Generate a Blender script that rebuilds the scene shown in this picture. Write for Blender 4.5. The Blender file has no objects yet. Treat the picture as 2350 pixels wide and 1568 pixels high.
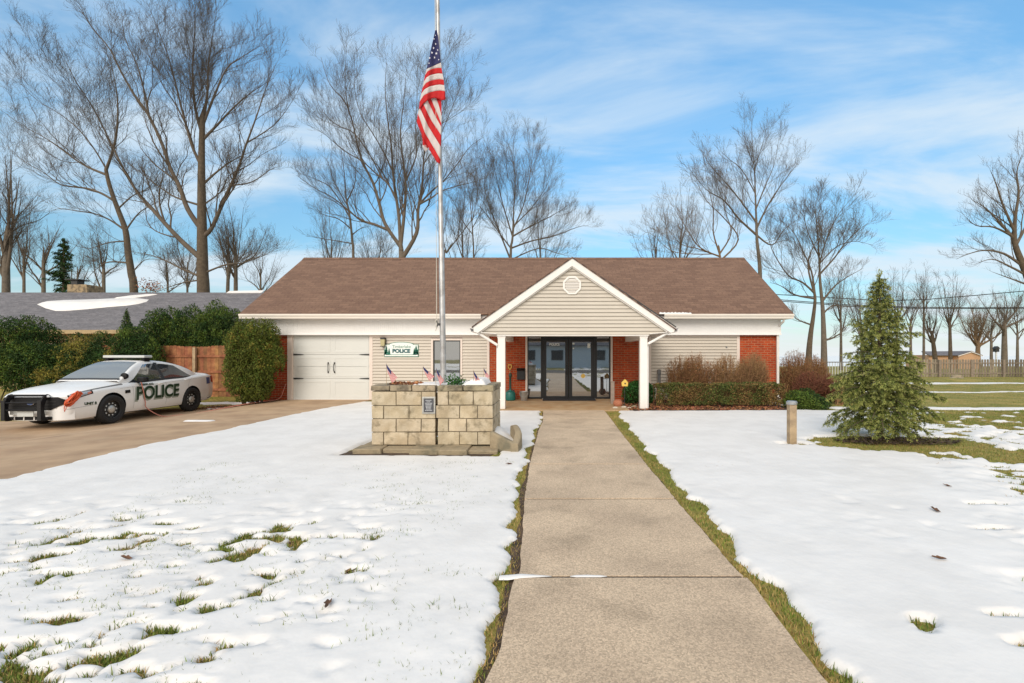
import bpy, bmesh, math, random
import numpy as np
from mathutils import Vector, Matrix, Quaternion
S = bpy.context.scene
C = S.collection
# ------------------------------------------------------------------ camera, sky, sun, exposure
F, VX, HY, CZ = 1048.0, 1273.0, 816.0, 1.47      # focal, vanishing point and eye height measured from the photo (2350 px wide)
cam = bpy.data.objects.new('camera', bpy.data.cameras.new('camera'))
C.objects.link(cam)
cam.location = (0, 0, CZ); cam.rotation_euler = (math.pi/2, 0, 0)
cam.data.sensor_width = 36; cam.data.lens = F/2350*36
cam.data.shift_x = (1175-VX)/2350; cam.data.shift_y = (HY-784)/2350
cam.data.clip_end = 20000; cam.data.clip_start = .05
S.camera = cam
SUN_EL, SUN_AZ = math.radians(30), math.radians(196)   # azimuth clockwise from +Y: behind the camera, a little to the left
W = bpy.data.worlds.new('World'); S.world = W; W.use_nodes = True
nt = W.node_tree; nt.nodes.clear()
def nn(t, **k):
    n = nt.nodes.new(t)
    for a, b in k.items(): setattr(n, a, b)
    return n
out = nn('ShaderNodeOutputWorld'); bg = nn('ShaderNodeBackground')
sky = nn('ShaderNodeTexSky', sky_type='NISHITA', sun_disc=False)
sky.sun_elevation = SUN_EL; sky.sun_rotation = SUN_AZ; sky.altitude = 0; sky.air_density = 1.0; sky.dust_density = .6; sky.ozone_density = 2.2
hsv = nn('ShaderNodeHueSaturation'); hsv.inputs['Saturation'].default_value = 1.0; hsv.inputs['Value'].default_value = 1.0
tc = nn('ShaderNodeTexCoord'); sep = nn('ShaderNodeSeparateXYZ')
nt.links.new(tc.outputs['Generated'], sep.inputs[0])
def mth(op, a, b=None):
    n = nn('ShaderNodeMath', operation=op)
    for i, v in enumerate((a, b)):
        if v is None: continue
        if isinstance(v, (int, float)): n.inputs[i].default_value = v
        else: nt.links.new(v, n.inputs[i])
    return n.outputs[0]
zz = mth('ADD', mth('MAXIMUM', sep.outputs[2], 0.0), .16)
cx = mth('DIVIDE', sep.outputs[0], zz); cy = mth('DIVIDE', sep.outputs[1], zz)
cmb = nn('ShaderNodeCombineXYZ'); nt.links.new(cx, cmb.inputs[0]); nt.links.new(cy, cmb.inputs[1])
mp = nn('ShaderNodeMapping'); mp.inputs['Location'].default_value = (5.5, 1.7, 0); mp.inputs['Rotation'].default_value = (0, 0, -.45); mp.inputs['Scale'].default_value = (.62, 1.5, 1)
nt.links.new(cmb.outputs[0], mp.inputs[0])
no = nn('ShaderNodeTexNoise'); no.inputs['Scale'].default_value = 1.15; no.inputs['Detail'].default_value = 7; no.inputs['Roughness'].default_value = .58; no.inputs['Distortion'].default_value = .5
nt.links.new(mp.outputs[0], no.inputs['Vector'])
cr = nn('ShaderNodeValToRGB'); cr.color_ramp.elements[0].position = .39; cr.color_ramp.elements[1].position = .64; cr.color_ramp.interpolation = 'EASE'
cr.color_ramp.elements[0].color = (.0, .0, .0, 1); cr.color_ramp.elements[1].color = (.85, .85, .85, 1)
nt.links.new(no.outputs[0], cr.inputs[0])
mix = nn('ShaderNodeMixRGB'); mix.inputs[2].default_value = (3.9, 4.5, 5.0, 1)
tint = nn('ShaderNodeMixRGB', blend_type='MULTIPLY'); tint.inputs[0].default_value = 1; tint.inputs[2].default_value = (.76, 1.04, 1.02, 1); lift = nn('ShaderNodeMixRGB', blend_type='MULTIPLY'); lift.inputs[0].default_value = 1; lf = mth('ADD', .50, mth('MULTIPLY', mth('MINIMUM', mth('MAXIMUM', sep.outputs[2], 0.0), .6), 1.6)); lc = nn('ShaderNodeCombineXYZ')
for i in range(3): nt.links.new(lf, lc.inputs[i])
nt.links.new(sky.outputs[0], lift.inputs[1]); nt.links.new(lc.outputs[0], lift.inputs[2]); nt.links.new(lift.outputs[0], tint.inputs[1]); nt.links.new(tint.outputs[0], hsv.inputs['Color']); nt.links.new(hsv.outputs[0], mix.inputs[1]); nt.links.new(cr.outputs[0], mix.inputs[0])
# thin white veil low over the horizon
veil = mth('MULTIPLY', mth('POWER', mth('SUBTRACT', 1.0, mth('MINIMUM', mth('MAXIMUM', sep.outputs[2], 0.0), 1.0)), 13.0), .95)
mix2 = nn('ShaderNodeMixRGB'); mix2.inputs[2].default_value = (4.6, 4.8, 4.9, 1)
nt.links.new(veil, mix2.inputs[0]); nt.links.new(mix.outputs[0], mix2.inputs[1])
# unseen warm-white cloud bank, added behind the camera to neutralise the blue sky light
fill_deck = mth('MINIMUM', mth('MAXIMUM', mth('ADD', mth('MULTIPLY', mth('SUBTRACT', .22, sep.outputs[1]), 1.6), mth('MULTIPLY', mth('SUBTRACT', no.outputs[0], .5), 1.2)), 0.0), .92)
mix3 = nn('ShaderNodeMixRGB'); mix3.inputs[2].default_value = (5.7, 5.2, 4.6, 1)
nt.links.new(fill_deck, mix3.inputs[0]); nt.links.new(mix2.outputs[0], mix3.inputs[1])
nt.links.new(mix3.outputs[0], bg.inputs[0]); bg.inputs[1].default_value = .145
nt.links.new(bg.outputs[0], out.inputs[0])
sl = bpy.data.lights.new('sun', 'SUN'); sl.energy = 1.7; sl.angle = math.radians(34); sl.color = (1, .93, .845)
sun = bpy.data.objects.new('sun', sl); C.objects.link(sun)
sd = Vector((math.sin(SUN_AZ)*math.cos(SUN_EL), math.cos(SUN_AZ)*math.cos(SUN_EL), math.sin(SUN_EL)))
sun.rotation_euler = sd.to_track_quat('Z', 'Y').to_euler(); sun.location = sd*40
S.view_settings.view_transform = 'Standard'; S.view_settings.look = 'None'; S.view_settings.exposure = .40; S.view_settings.gamma = 1
S.render.engine = 'CYCLES'
# ------------------------------------------------------------------ helpers
R = random.Random(7); NR = np.random.default_rng(7)
def at(px, py, Y): return Vector(((px-VX)*Y/F, Y, CZ+(HY-py)*Y/F))
def wx(px, Y=15.1): return (px-VX)*Y/F
def hz(py, Y=15.1): return CZ+(HY-py)*Y/F
def ss(a, b, x):
    t = np.clip((x-a)/(b-a), 0, 1); return t*t*(3-2*t)
def terr(x, y):                                    # the yard falls a little towards the parked car
    return -.21*ss(8.7, 10.7, -x)*ss(17.5, 14.6, y)*ss(-6, 4, y)
_rg = np.random.default_rng(3).random((256, 256))
def vnoise(x, y, s=1.0, seed=0):
    x = np.asarray(x)*s+seed*17.31+1000; y = np.asarray(y)*s+seed*9.7+1000
    xi = np.floor(x).astype(int); yi = np.floor(y).astype(int); fx = x-xi; fy = y-yi
    fx = fx*fx*(3-2*fx); fy = fy*fy*(3-2*fy)
    g = lambda i, j: _rg[i % 256, j % 256]
    return (g(xi, yi)*(1-fx)+g(xi+1, yi)*fx)*(1-fy)+(g(xi, yi+1)*(1-fx)+g(xi+1, yi+1)*fx)*fy-.5
def fbm(x, y, s=1.0, seed=0, o=4):
    r = 0; a = 1
    for i in range(o): r = r+a*vnoise(x, y, s*2**i, seed+i*3); a *= .5
    return r
def inpoly(x, y, poly):
    c = np.zeros(np.shape(x), bool); n = len(poly)
    for i in range(n):
        x1, y1 = poly[i]; x2, y2 = poly[(i+1) % n]
        k = ((y1 > y) != (y2 > y)) & (x < (x2-x1)*(y-y1)/((y2-y1) or 1e-9)+x1); c ^= k
    return c
def pdist(x, y, poly, closed=True):                # distance to the outline of a polygon
    d = np.full(np.shape(x), 1e9); n = len(poly)
    for i in range(n if closed else n-1):
        ax, ay = poly[i]; bx_, by_ = poly[(i+1) % n]; dx, dy = bx_-ax, by_-ay
        t = np.clip(((x-ax)*dx+(y-ay)*dy)/(dx*dx+dy*dy+1e-12), 0, 1)
        d = np.minimum(d, np.hypot(x-ax-t*dx, y-ay-t*dy))
    return d
def sdf(x, y, poly): return np.where(inpoly(x, y, poly), -1, 1)*pdist(x, y, poly)
# ---- materials
M = {}
def mat(name, col, rough=.7,  var=.12, vs=6.0, bump=.0, bs=60.0, metal=0.0, col2=None, mixs=3.0, island=0.0, spec=.5, coat=0, trans=0, lo=.42, hi=.62, dist=.02, col3=None, c3s=14):
    m = bpy.data.materials.new(name); m.use_nodes = True; t = m.node_tree; b = t.nodes['Principled BSDF']
    N = t.nodes.new; L = t.links.new
    tcn = N('ShaderNodeTexCoord'); P = tcn.outputs['Object']
    def noise(s, d=4):
        n = N('ShaderNodeTexNoise'); n.inputs['Scale'].default_value = s; n.inputs['Detail'].default_value = d; L(P, n.inputs['Vector']); return n.outputs[0]
    c = N('ShaderNodeRGB'); c.outputs[0].default_value = (*col, 1); cur = c.outputs[0]
    if col2:
        r = N('ShaderNodeValToRGB'); r.color_ramp.elements[0].position = lo; r.color_ramp.elements[1].position = hi; L(noise(mixs, 6), r.inputs[0])
        x = N('ShaderNodeMixRGB'); x.inputs[2].default_value = (*col2, 1); L(r.outputs[0], x.inputs[0]); L(cur, x.inputs[1]); cur = x.outputs[0]
    if col3:
        r = N('ShaderNodeValToRGB'); r.color_ramp.elements[0].position = .54; r.color_ramp.elements[1].position = .72; L(noise(c3s, 8), r.inputs[0])
        x = N('ShaderNodeMixRGB'); x.inputs[2].default_value = (*col3, 1); L(r.outputs[0], x.inputs[0]); L(cur, x.inputs[1]); cur = x.outputs[0]
    h = N('ShaderNodeHueSaturation'); L(cur, h.inputs['Color'])
    mr = N('ShaderNodeMapRange'); mr.inputs[1].default_value = .25; mr.inputs[2].default_value = .75; mr.inputs[3].default_value = 1-var; mr.inputs[4].default_value = 1+var
    L(noise(vs, 5), mr.inputs[0]); v = mr.outputs[0]
    if island:
        g = N('ShaderNodeNewGeometry'); m2 = N('ShaderNodeMapRange'); m2.inputs[3].default_value = 1-island; m2.inputs[4].default_value = 1+island
        L(g.outputs['Random Per Island'], m2.inputs[0]); q = N('ShaderNodeMath'); q.operation = 'MULTIPLY'; L(v, q.inputs[0]); L(m2.outputs[0], q.inputs[1]); v = q.outputs[0]
        m3 = N('ShaderNodeMapRange'); m3.inputs[3].default_value = .5-island*.045; m3.inputs[4].default_value = .5+island*.045
        w_ = N('ShaderNodeMath'); w_.operation = 'FRACT'; w2 = N('ShaderNodeMath'); w2.operation = 'MULTIPLY'; w2.inputs[1].default_value = 7.13
        L(g.outputs['Random Per Island'], w2.inputs[0]); L(w2.outputs[0], w_.inputs[0]); L(w_.outputs[0], m3.inputs[0]); L(m3.outputs[0], h.inputs['Hue'])
    L(v, h.inputs['Value']); L(h.outputs[0], b.inputs['Base Color'])
    b.inputs['Roughness'].default_value = rough; b.inputs['Metallic'].default_value = metal; b.inputs['Specular IOR Level'].default_value = spec
    if coat: b.inputs['Coat Weight'].default_value = coat; b.inputs['Coat Roughness'].default_value = .05
    if bump:
        bn = N('ShaderNodeBump'); bn.inputs['Strength'].default_value = bump; bn.inputs['Distance'].default_value = dist; L(noise(bs, 3), bn.inputs['Height']); L(bn.outputs[0], b.inputs['Normal'])
    if trans:
        tr = N('ShaderNodeBsdfTranslucent'); ms = N('ShaderNodeMixShader'); ms.inputs[0].default_value = trans
        L(h.outputs[0], tr.inputs[0]); L(b.outputs[0], ms.inputs[1]); L(tr.outputs[0], ms.inputs[2]); L(ms.outputs[0], t.nodes['Material Output'].inputs[0])
    M[name] = m; return m
def brickmat(name, c1, c2, mort, bw, rh, ms, axes=(0, 2), bump=.4, var=.15, stain=None, offs=.5, zs=1.0, ns=5):
    m = bpy.data.materials.new(name); m.use_nodes = True; t = m.node_tree; b = t.nodes['Principled BSDF']; N = t.nodes.new; L = t.links.new
    g = N('ShaderNodeTexCoord'); s = N('ShaderNodeSeparateXYZ'); cb = N('ShaderNodeCombineXYZ'); L(g.outputs['Object'], s.inputs[0])
    L(s.outputs[axes[0]], cb.inputs[0])
    if zs != 1.0:
        q = N('ShaderNodeMath'); q.operation = 'MULTIPLY'; q.inputs[1].default_value = zs; L(s.outputs[axes[1]], q.inputs[0]); L(q.outputs[0], cb.inputs[1])
    else: L(s.outputs[axes[1]], cb.inputs[1])
    k = N('ShaderNodeTexBrick'); k.inputs['Scale'].default_value = 1; k.inputs['Brick Width'].default_value = bw; k.inputs['Row Height'].default_value = rh; k.inputs['Mortar Size'].default_value = ms; k.inputs['Mortar Smooth'].default_value = .1; k.inputs['Bias'].default_value = 0
    k.offset = offs
    k.inputs['Color1'].default_value = (*c1, 1); k.inputs['Color2'].default_value = (*c2, 1); k.inputs['Mortar'].default_value = (*mort, 1); L(cb.outputs[0], k.inputs['Vector'])
    h = N('ShaderNodeHueSaturation'); L(k.outputs['Color'], h.inputs['Color'])
    n = N('ShaderNodeTexNoise'); n.inputs['Scale'].default_value = ns; n.inputs['Detail'].default_value = 8; n.inputs['Roughness'].default_value = .7; L(g.outputs['Object'], n.inputs['Vector'])
    mr = N('ShaderNodeMapRange'); mr.inputs[1].default_value = .3; mr.inputs[2].default_value = .7; mr.inputs[3].default_value = 1-var; mr.inputs[4].default_value = 1+var; L(n.outputs[0], mr.inputs[0]); L(mr.outputs[0], h.inputs['Value'])
    L(h.outputs[0], b.inputs['Base Color']); b.inputs['Roughness'].default_value = .88
    bn = N('ShaderNodeBump'); bn.inputs['Strength'].default_value = bump; bn.inputs['Distance'].default_value = .008; bn.invert = True; L(k.outputs['Fac'], bn.inputs['Height'])
    b2 = N('ShaderNodeBump'); b2.inputs['Strength'].default_value = .3; b2.inputs['Distance'].default_value = .006; n2 = N('ShaderNodeTexNoise'); n2.inputs['Scale'].default_value = 90; L(g.outputs['Object'], n2.inputs['Vector']); L(n2.outputs[0], b2.inputs['Height']); L(bn.outputs[0], b2.inputs['Normal']); L(b2.outputs[0], b.inputs['Normal'])
    M[name] = m; return m
def glassmat(name, refl=.4, dark=(.012, .014, .016), rough=.02):
    m = bpy.data.materials.new(name); m.use_nodes = True; t = m.node_tree; b = t.nodes['Principled BSDF']; N = t.nodes.new; L = t.links.new
    b.inputs['Base Color'].default_value = (*dark, 1); b.inputs['Roughness'].default_value = .25
    g = N('ShaderNodeBsdfGlossy'); g.inputs['Roughness'].default_value = rough; g.inputs['Color'].default_value = (.92, .96, 1, 1)
    x = N('ShaderNodeMixShader'); x.inputs[0].default_value = refl
    w_ = N('ShaderNodeTexCoord'); n = N('ShaderNodeTexNoise'); n.inputs['Scale'].default_value = 2.2; L(w_.outputs['Object'], n.inputs['Vector']); bn = N('ShaderNodeBump'); bn.inputs['Strength'].default_value = .03; bn.inputs['Distance'].default_value = .008; L(n.outputs[0], bn.inputs['Height']); L(bn.outputs[0], g.inputs['Normal'])
    L(b.outputs[0], x.inputs[1]); L(g.outputs[0], x.inputs[2]); L(x.outputs[0], t.nodes['Material Output'].inputs[0]); M[name] = m; return m
# ---- tagging
def tag(o, label=None, cat=None, group=None, kind=None):
    if label: o['label'] = label
    if cat: o['category'] = cat
    if group: o['group'] = group
    if kind: o['kind'] = kind
    return o
def thing(name, label, cat, loc=(0, 0, 0), rz=0, group=None):
    o = bpy.data.objects.new(name, None); C.objects.link(o); o.location = loc; o.rotation_euler = (0, 0, rz); o.empty_display_size = .2
    return tag(o, label, cat, group)
# ---- mesh builder
class MB:
    def __init__(s): s.v = []; s.f = []; s.m = []
    def add(s, vs, fs, mi=0):
        o = len(s.v); s.v.extend([tuple(p) for p in vs]); s.f.extend([tuple(i+o for i in f) for f in fs]); s.m.extend([mi]*len(fs)); return s
    def box(s, x0, x1, y0, y1, z0, z1, mi=0):
        return s.add([(x0, y0, z0), (x1, y0, z0), (x1, y1, z0), (x0, y1, z0), (x0, y0, z1), (x1, y0, z1), (x1, y1, z1), (x0, y1, z1)],
                     [(0, 3, 2, 1), (4, 5, 6, 7), (0, 1, 5, 4), (1, 2, 6, 5), (2, 3, 7, 6), (3, 0, 4, 7)], mi)
    def prism(s, pts, ax, a, b, mi=0):             # polygon (counter-clockwise seen from -axis) pushed along an axis
        n = len(pts)
        def P(p, d):
            if ax == 'y': return (p[0], d, p[1])
            if ax == 'x': return (d, p[0], p[1])
            return (p[0], p[1], d)
        s.add([P(p, a) for p in pts]+[P(p, b) for p in pts], [tuple(range(n)), tuple(range(2*n-1, n-1, -1))]+[(i, i+n, (i+1) % n+n, (i+1) % n) for i in range(n)], mi); return s
    def slab(s, q, d, mi=0):                       # quad/poly with thickness vector d
        n = len(q); d = Vector(d); q = [Vector(p) for p in q]
        return s.add(q+[p+d for p in q], [tuple(range(n)), tuple(range(2*n-1, n-1, -1))]+[(i, i+n, (i+1) % n+n, (i+1) % n) for i in range(n)], mi)
    def tube(s, pts, r, n=8, mi=0, cap=True):
        pts = [Vector(p) for p in pts]; k = len(pts); rr = r if hasattr(r, '__len__') else [r]*k
        vs = []; up = None
        for i, p in enumerate(pts):
            d = (pts[min(i+1, k-1)]-pts[max(i-1, 0)]).normalized()
            if up is None: up = d.orthogonal().normalized()
            up = (up-d*up.dot(d)); up = up.normalized() if up.length > 1e-6 else d.orthogonal().normalized()
            w = d.cross(up)
            for j in range(n):
                a = 2*math.pi*j/n; vs.append(p+(up*math.cos(a)+w*math.sin(a))*rr[i])
        fs = [(i*n+j, i*n+(j+1) % n, (i+1)*n+(j+1) % n, (i+1)*n+j) for i in range(k-1) for j in range(n)]
        if cap: fs += [tuple(range(n-1, -1, -1)), tuple(range((k-1)*n, k*n))]
        return s.add(vs, fs, mi)
    def lathe(s, prof, c=(0, 0, 0), n=24, axis='z', mi=0, cap=True):   # profile (r, h)
        vs = []
        for r, h in prof:
            for j in range(n):
                a = 2*math.pi*j/n; u, w = r*math.cos(a), r*math.sin(a)
                vs.append({'z': (c[0]+u, c[1]+w, c[2]+h), 'y': (c[0]+u, c[1]+h, c[2]-w), 'x': (c[0]+h, c[1]+u, c[2]+w)}[axis])
        fs = [(i*n+j, i*n+(j+1) % n, (i+1)*n+(j+1) % n, (i+1)*n+j) for i in range(len(prof)-1) for j in range(n)]
        if cap: fs += [tuple(range(n-1, -1, -1)), tuple(range((len(prof)-1)*n, len(prof)*n))]
        return s.add(vs, fs, mi)
    def grid(s, P, mi=0):                          # P[i][j]
        a, b = len(P), len(P[0])
        return s.add([p for r in P for p in r], [(i*b+j, i*b+j+1, (i+1)*b+j+1, (i+1)*b+j) for i in range(a-1) for j in range(b-1)], mi)
    def split(s):                                  # one builder per connected piece
        p = list(range(len(s.v)))
        def f(i):
            while p[i] != i: p[i] = p[p[i]]; i = p[i]
            return i
        for fc in s.f:
            for i in fc[1:]: p[f(i)] = f(fc[0])
        g = {}
        for fc, m in zip(s.f, s.m): g.setdefault(f(fc[0]), []).append((fc, m))
        r = []
        for fl in g.values():
            idx = sorted({i for fc, _ in fl for i in fc}); mp = {i: k for k, i in enumerate(idx)}; q = MB(); q.v = [s.v[i] for i in idx]; q.f = [tuple(mp[i] for i in fc) for fc, _ in fl]; q.m = [m for _, m in fl]; r.append(q)
        return r
    def build(s, name, mats, parent=None, smooth=False, bevel=0, angle=None, loc=None, loose=False):
        if loose:
            os_ = [q.build(name, mats, parent, smooth, bevel, angle, loc) for q in s.split()]; return os_[0]
        me = bpy.data.meshes.new(name); me.from_pydata(s.v, [], s.f)
        if not isinstance(mats, (list, tuple)): mats = [mats]
        for m in mats: me.materials.append(M[m] if isinstance(m, str) else m)
        if len(mats) > 1: me.polygons.foreach_set('material_index', s.m)
        if smooth: me.polygons.foreach_set('use_smooth', [True]*len(s.f))
        if smooth and angle: me.set_sharp_from_angle(angle=math.radians(angle))
        me.update(); o = bpy.data.objects.new(name, me); C.objects.link(o)
        if parent: o.parent = parent
        if loc: o.location = loc
        if bevel:
            b = o.modifiers.new('bevel', 'BEVEL'); b.width = bevel; b.segments = 2; b.limit_method = 'ANGLE'; b.angle_limit = math.radians(40); b.harden_normals = False
        return o
def npmesh(name, V, Fq, mat_, parent=None, smooth=False, mi=None, mats=None):
    V = np.asarray(V, np.float32); Fq = np.asarray(Fq, np.int32); k = Fq.shape[1]; me = bpy.data.meshes.new(name)
    me.vertices.add(len(V)); me.vertices.foreach_set('co', V.ravel()); me.loops.add(Fq.size); me.loops.foreach_set('vertex_index', Fq.ravel())
    me.polygons.add(len(Fq)); me.polygons.foreach_set('loop_start', np.arange(len(Fq), dtype=np.int32)*k)
    for m in (mats or [mat_]): me.materials.append(M[m] if isinstance(m, str) else m)
    if mi is not None: me.polygons.foreach_set('material_index', np.asarray(mi, np.int32))
    me.update(calc_edges=True)
    me.polygons.foreach_set('use_smooth', [smooth]*len(Fq))
    o = bpy.data.objects.new(name, me); C.objects.link(o)
    if parent: o.parent = parent
    return o
def quads(cen, ax, sd_, L_, W_):                   # leaf-like diamonds: centre, long axis, side axis
    cen = np.asarray(cen); n = len(cen); a = ax*np.reshape(L_, (-1, 1)); b = sd_*np.reshape(W_, (-1, 1))
    V = np.stack([cen-a*.5, cen+b*.5, cen+a*.5, cen-b*.5], 1).reshape(-1, 3)
    return V, np.arange(4*n).reshape(n, 4)
def rdir(n):
    v = NR.normal(size=(n, 3)); return v/np.linalg.norm(v, axis=1, keepdims=True)
def leaves(cen, L_, W_, bias=None, bw=0.0):
    n = len(cen); a = rdir(n)
    if bias is not None: a = a+np.asarray(bias)*bw; a /= np.linalg.norm(a, axis=1, keepdims=True)
    b = np.cross(a, rdir(n)); b /= np.linalg.norm(b, axis=1, keepdims=True)+1e-9
    return quads(cen, a, b, L_*NR.uniform(.6, 1.3, n), W_*NR.uniform(.6, 1.3, n))
def textmesh(s, size=1.0, font_bold=.0, extrude=.0, ext=None):
    cu = bpy.data.curves.new('t', 'FONT'); cu.body = s; cu.size = size; cu.align_x = 'CENTER'; cu.align_y = 'CENTER'; cu.offset = font_bold; cu.extrude = extrude; cu.resolution_u = 4
    o = bpy.data.objects.new('t', cu); C.objects.link(o); dg = bpy.context.evaluated_depsgraph_get(); me = bpy.data.meshes.new_from_object(o.evaluated_get(dg))
    bpy.data.objects.remove(o); bpy.data.curves.remove(cu)
    v = [tuple(p.co) for p in me.vertices]; f = [tuple(p.vertices) for p in me.polygons]; bpy.data.meshes.remove(me); return v, f
# ------------------------------------------------------------------ materials
mat('snow', (.81, .79, .765), .6, .03, 1.2, .25, 7, dist=.03, col2=(.76, .74, .715), mixs=2.2)
mat('turf', (.20, .19, .03), .95, .35, 14, .6, 60, col2=(.34, .26, .065), mixs=1.1, lo=.4, hi=.62)
mat('soil', (.105, .068, .042), .95, .4, 16, .8, 50, col2=(.05, .033, .022), mixs=6)
mat('drive_concrete', (.47, .325, .20), .8, .16, 2.2, .25, 80, col2=(.38, .25, .15), mixs=1.4, dist=.006)
mat('walk_concrete', (.56, .43, .30), .85, .12, 1.2, .5, 130, col2=(.48, .365, .255), mixs=1.4, col3=(.38, .29, .20), c3s=2.2, dist=.006)
mat('porch_concrete', (.47, .33, .19), .8, .12, 3, .2, 90, col2=(.42, .26, .13), mixs=2.5, dist=.006)
mat('siding', (.55, .495, .42), .55, .03, 3, 0)
mat('gable_siding', (.54, .495, .425), .55, .03, 3, 0)
mat('white_trim', (.80, .77, .73), .45, .03, 4)
mat('frieze_white', (.84, .83, .81), .45, .02, 4)
mat('garage_paint', (.64, .65, .62), .45, .02, 2, .06, 120)
mat('pink_trim', (.72, .62, .55), .5, .04, 4)
mat('gutter_paint', (.74, .69, .62), .4, .03, 5)
mat('black_metal', (.012, .012, .013), .35, .1, 5)
mat('dark_iron', (.03, .03, .03), .5, .2, 20)
mat('galvanised', (.45, .46, .46), .45, .15, 18, metal=.8)
mat('pole_metal', (.50, .50, .50), .42, .10, 8, metal=.55, col2=(.33, .32, .31), mixs=5)
mat('rubber', (.015, .015, .016), .8, .2, 20, .2, 60)
mat('bark', (.11, .083, .055), .95, .3, 7, .9, 22, dist=.03)
mat('bark_grey', (.15, .122, .092), .95, .25, 6, .6, 22, dist=.03)
mat('bark_tan', (.19, .125, .07), .95, .25, 6, .6, 22, dist=.03)
mat('leaf_brown', (.17, .085, .045), .9, .3, 30, col2=(.09, .05, .03), mixs=20)
mat('bark_twig', (.125, .098, .072), .95, .2, 3)
mat('twig_brown', (.25, .13, .055), .9, .3, 20, island=.35)
mat('twig_red', (.17, .065, .035), .9, .3, 20, island=.4)
mat('twig_tan', (.29, .165, .075), .9, .3, 20, island=.35)
mat('cedar', (.30, .13, .05), .75, .30, 9, .3, 40, col2=(.20, .07, .025), mixs=4, island=.3)
mat('hub_grey', (.5, .5, .48), .35, .1, 20, metal=.4)
mat('fence_grey', (.24, .20, .15), .9, .25, 9, .3, 40, island=.3)
mat('grass_blade', (.16, .205, .032), .8, .2, 3, island=.55, trans=.15)
mat('grass_dry', (.40, .28, .10), .85, .2, 3, island=.4, trans=.1)
mat('dead_leaf', (.30, .125, .055), .85, .3, 8, island=.55)
mat('yew', (.030, .065, .012), .75, .2, 5, island=.6, spec=.3, trans=.12)
mat('yew_light', (.095, .145, .022), .75, .2, 5, island=.5, spec=.3, trans=.15)
mat('yew_gold', (.22, .19, .035), .75, .2, 5, island=.45, spec=.3, trans=.15)
mat('arbor', (.10, .12, .018), .75, .2, 5, island=.55, spec=.3, trans=.12)
mat('box_leaf', (.095, .115, .028), .7, .2, 5, island=.6, spec=.3, trans=.1)
mat('box_brown', (.20, .125, .045), .8, .2, 5, island=.5, spec=.3)
mat('green_leaf', (.03, .115, .018), .6, .2, 5, island=.6, spec=.4, trans=.1)
mat('spruce_needle', (.105, .14, .03), .7, .2, 5, island=.5, spec=.3, trans=.12)
mat('spruce_tip', (.36, .38, .11), .7, .2, 5, island=.4, spec=.3, trans=.2)
mat('stone', (.52, .44, .315), .9, .2, 5, .8, 38, col2=(.42, .34, .225), mixs=4.5, island=.07, col3=(.22, .18, .115), c3s=8, dist=.012)
mat('stone_cap', (.36, .30, .20), .92, .3, 5, .6, 45, col2=(.12, .10, .07), mixs=5, island=.2, col3=(.08, .07, .045), c3s=12, lo=.44, hi=.66, dist=.012)
mat('stone_old', (.36, .29, .19), .92, .3, 4, .9, 30, col2=(.14, .125, .085), mixs=4, lo=.44, hi=.66, dist=.015)
mat('joint_dark', (.03, .025, .02), .95, .3, 12)
mat('mortar', (.17, .14, .095), .95, .3, 12)
mat('plaque_frame', (.42, .41, .38), .4, .15, 20, metal=.6)
mat('plaque_face', (.06, .062, .07), .5, .2, 30)
mat('plaque_text', (.42, .43, .45), .4, .1, 20)
mat('flag_red', (.62, .015, .018), .75, .08, 6, .15, 300, trans=.25)
mat('flag_white', (.72, .66, .64), .75, .05, 6, .15, 300, trans=.25)
mat('flag_blue', (.028, .03, .12), .75, .1, 6, .15, 300, trans=.1)
mat('flag_star', (.75, .75, .8), .7, .05)
mat('wood_post', (.42, .31, .19), .85, .2, 8, .4, 40, col2=(.30, .22, .14), mixs=6)
mat('grey_post', (.30, .24, .20), .85, .2, 8, .4, 40)
mat('teal_plastic', (.008, .13, .11), .4, .08, 6)
mat('green_dark_metal', (.02, .05, .035), .4, .1, 6)
mat('yellow_paint', (.75, .50, .10), .5, .1, 6)
mat('orange_cord', (.62, .10, .03), .5, .1, 6)
mat('faded_cord', (.55, .22, .17), .6, .1, 6)
mat('terracotta', (.42, .16, .09), .85, .2, 8, .3, 40)
mat('pale_stone', (.55, .5, .42), .9, .2, 8, .5, 30)
mat('mat_black', (.02, .02, .025), .95, .3, 60, .5, 200)
mat('sign_white', (.78, .82, .78), .5, .03)
mat('sign_green', (.01, .17, .11), .5, .08)
mat('sign_teal', (.01, .09, .10), .5, .06)
mat('lamp_glass', (.45, .40, .22), .2, .05)
mat('car_white', (.83, .83, .82), .35, .015, 2, coat=.35)
mat('car_black', (.008, .008, .009), .55, .1, 9, spec=.25)
mat('car_trim', (.03, .03, .03), .45, .1, 9)
mat('wheel_black', (.018, .018, .018), .45, .2, 9)
mat('chrome', (.65, .65, .66), .15, .05, 9, metal=1)
mat('lens_clear', (.42, .43, .44), .08, .1, 12, coat=1, metal=.5)
mat('lens_amber', (.55, .14, .06), .15, .1, 12, coat=1)
mat('lens_red', (.35, .02, .02), .15, .1, 12, coat=1)
mat('plate_grey', (.55, .57, .56), .4, .05, 20)
mat('seam_dark', (.16, .16, .16), .7, .05, 20)
mat('decal_green', (.012, .04, .018), .35, .12, 4)
mat('decal_grey', (.30, .34, .29), .4, .12, 4)
mat('decal_blue', (.05, .10, .25), .4, .1, 9)
mat('asphalt', (.055, .055, .058), .9, .2, 5, .3, 60)
mat('lake_water', (.80, .80, .78), .5, .05, .02)
mat('house_white', (.62, .63, .62), .6, .03)
mat('shed_wall', (.55, .34, .20), .8, .1, 6)
mat('eave_tan', (.42, .31, .17), .7, .15, 6)
mat('chimney_stone', (.36, .27, .16), .9, .3, 8, .4, 30, col2=(.15, .12, .08), mixs=6)
mat('wire', (.02, .02, .02), .6, .0)
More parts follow.
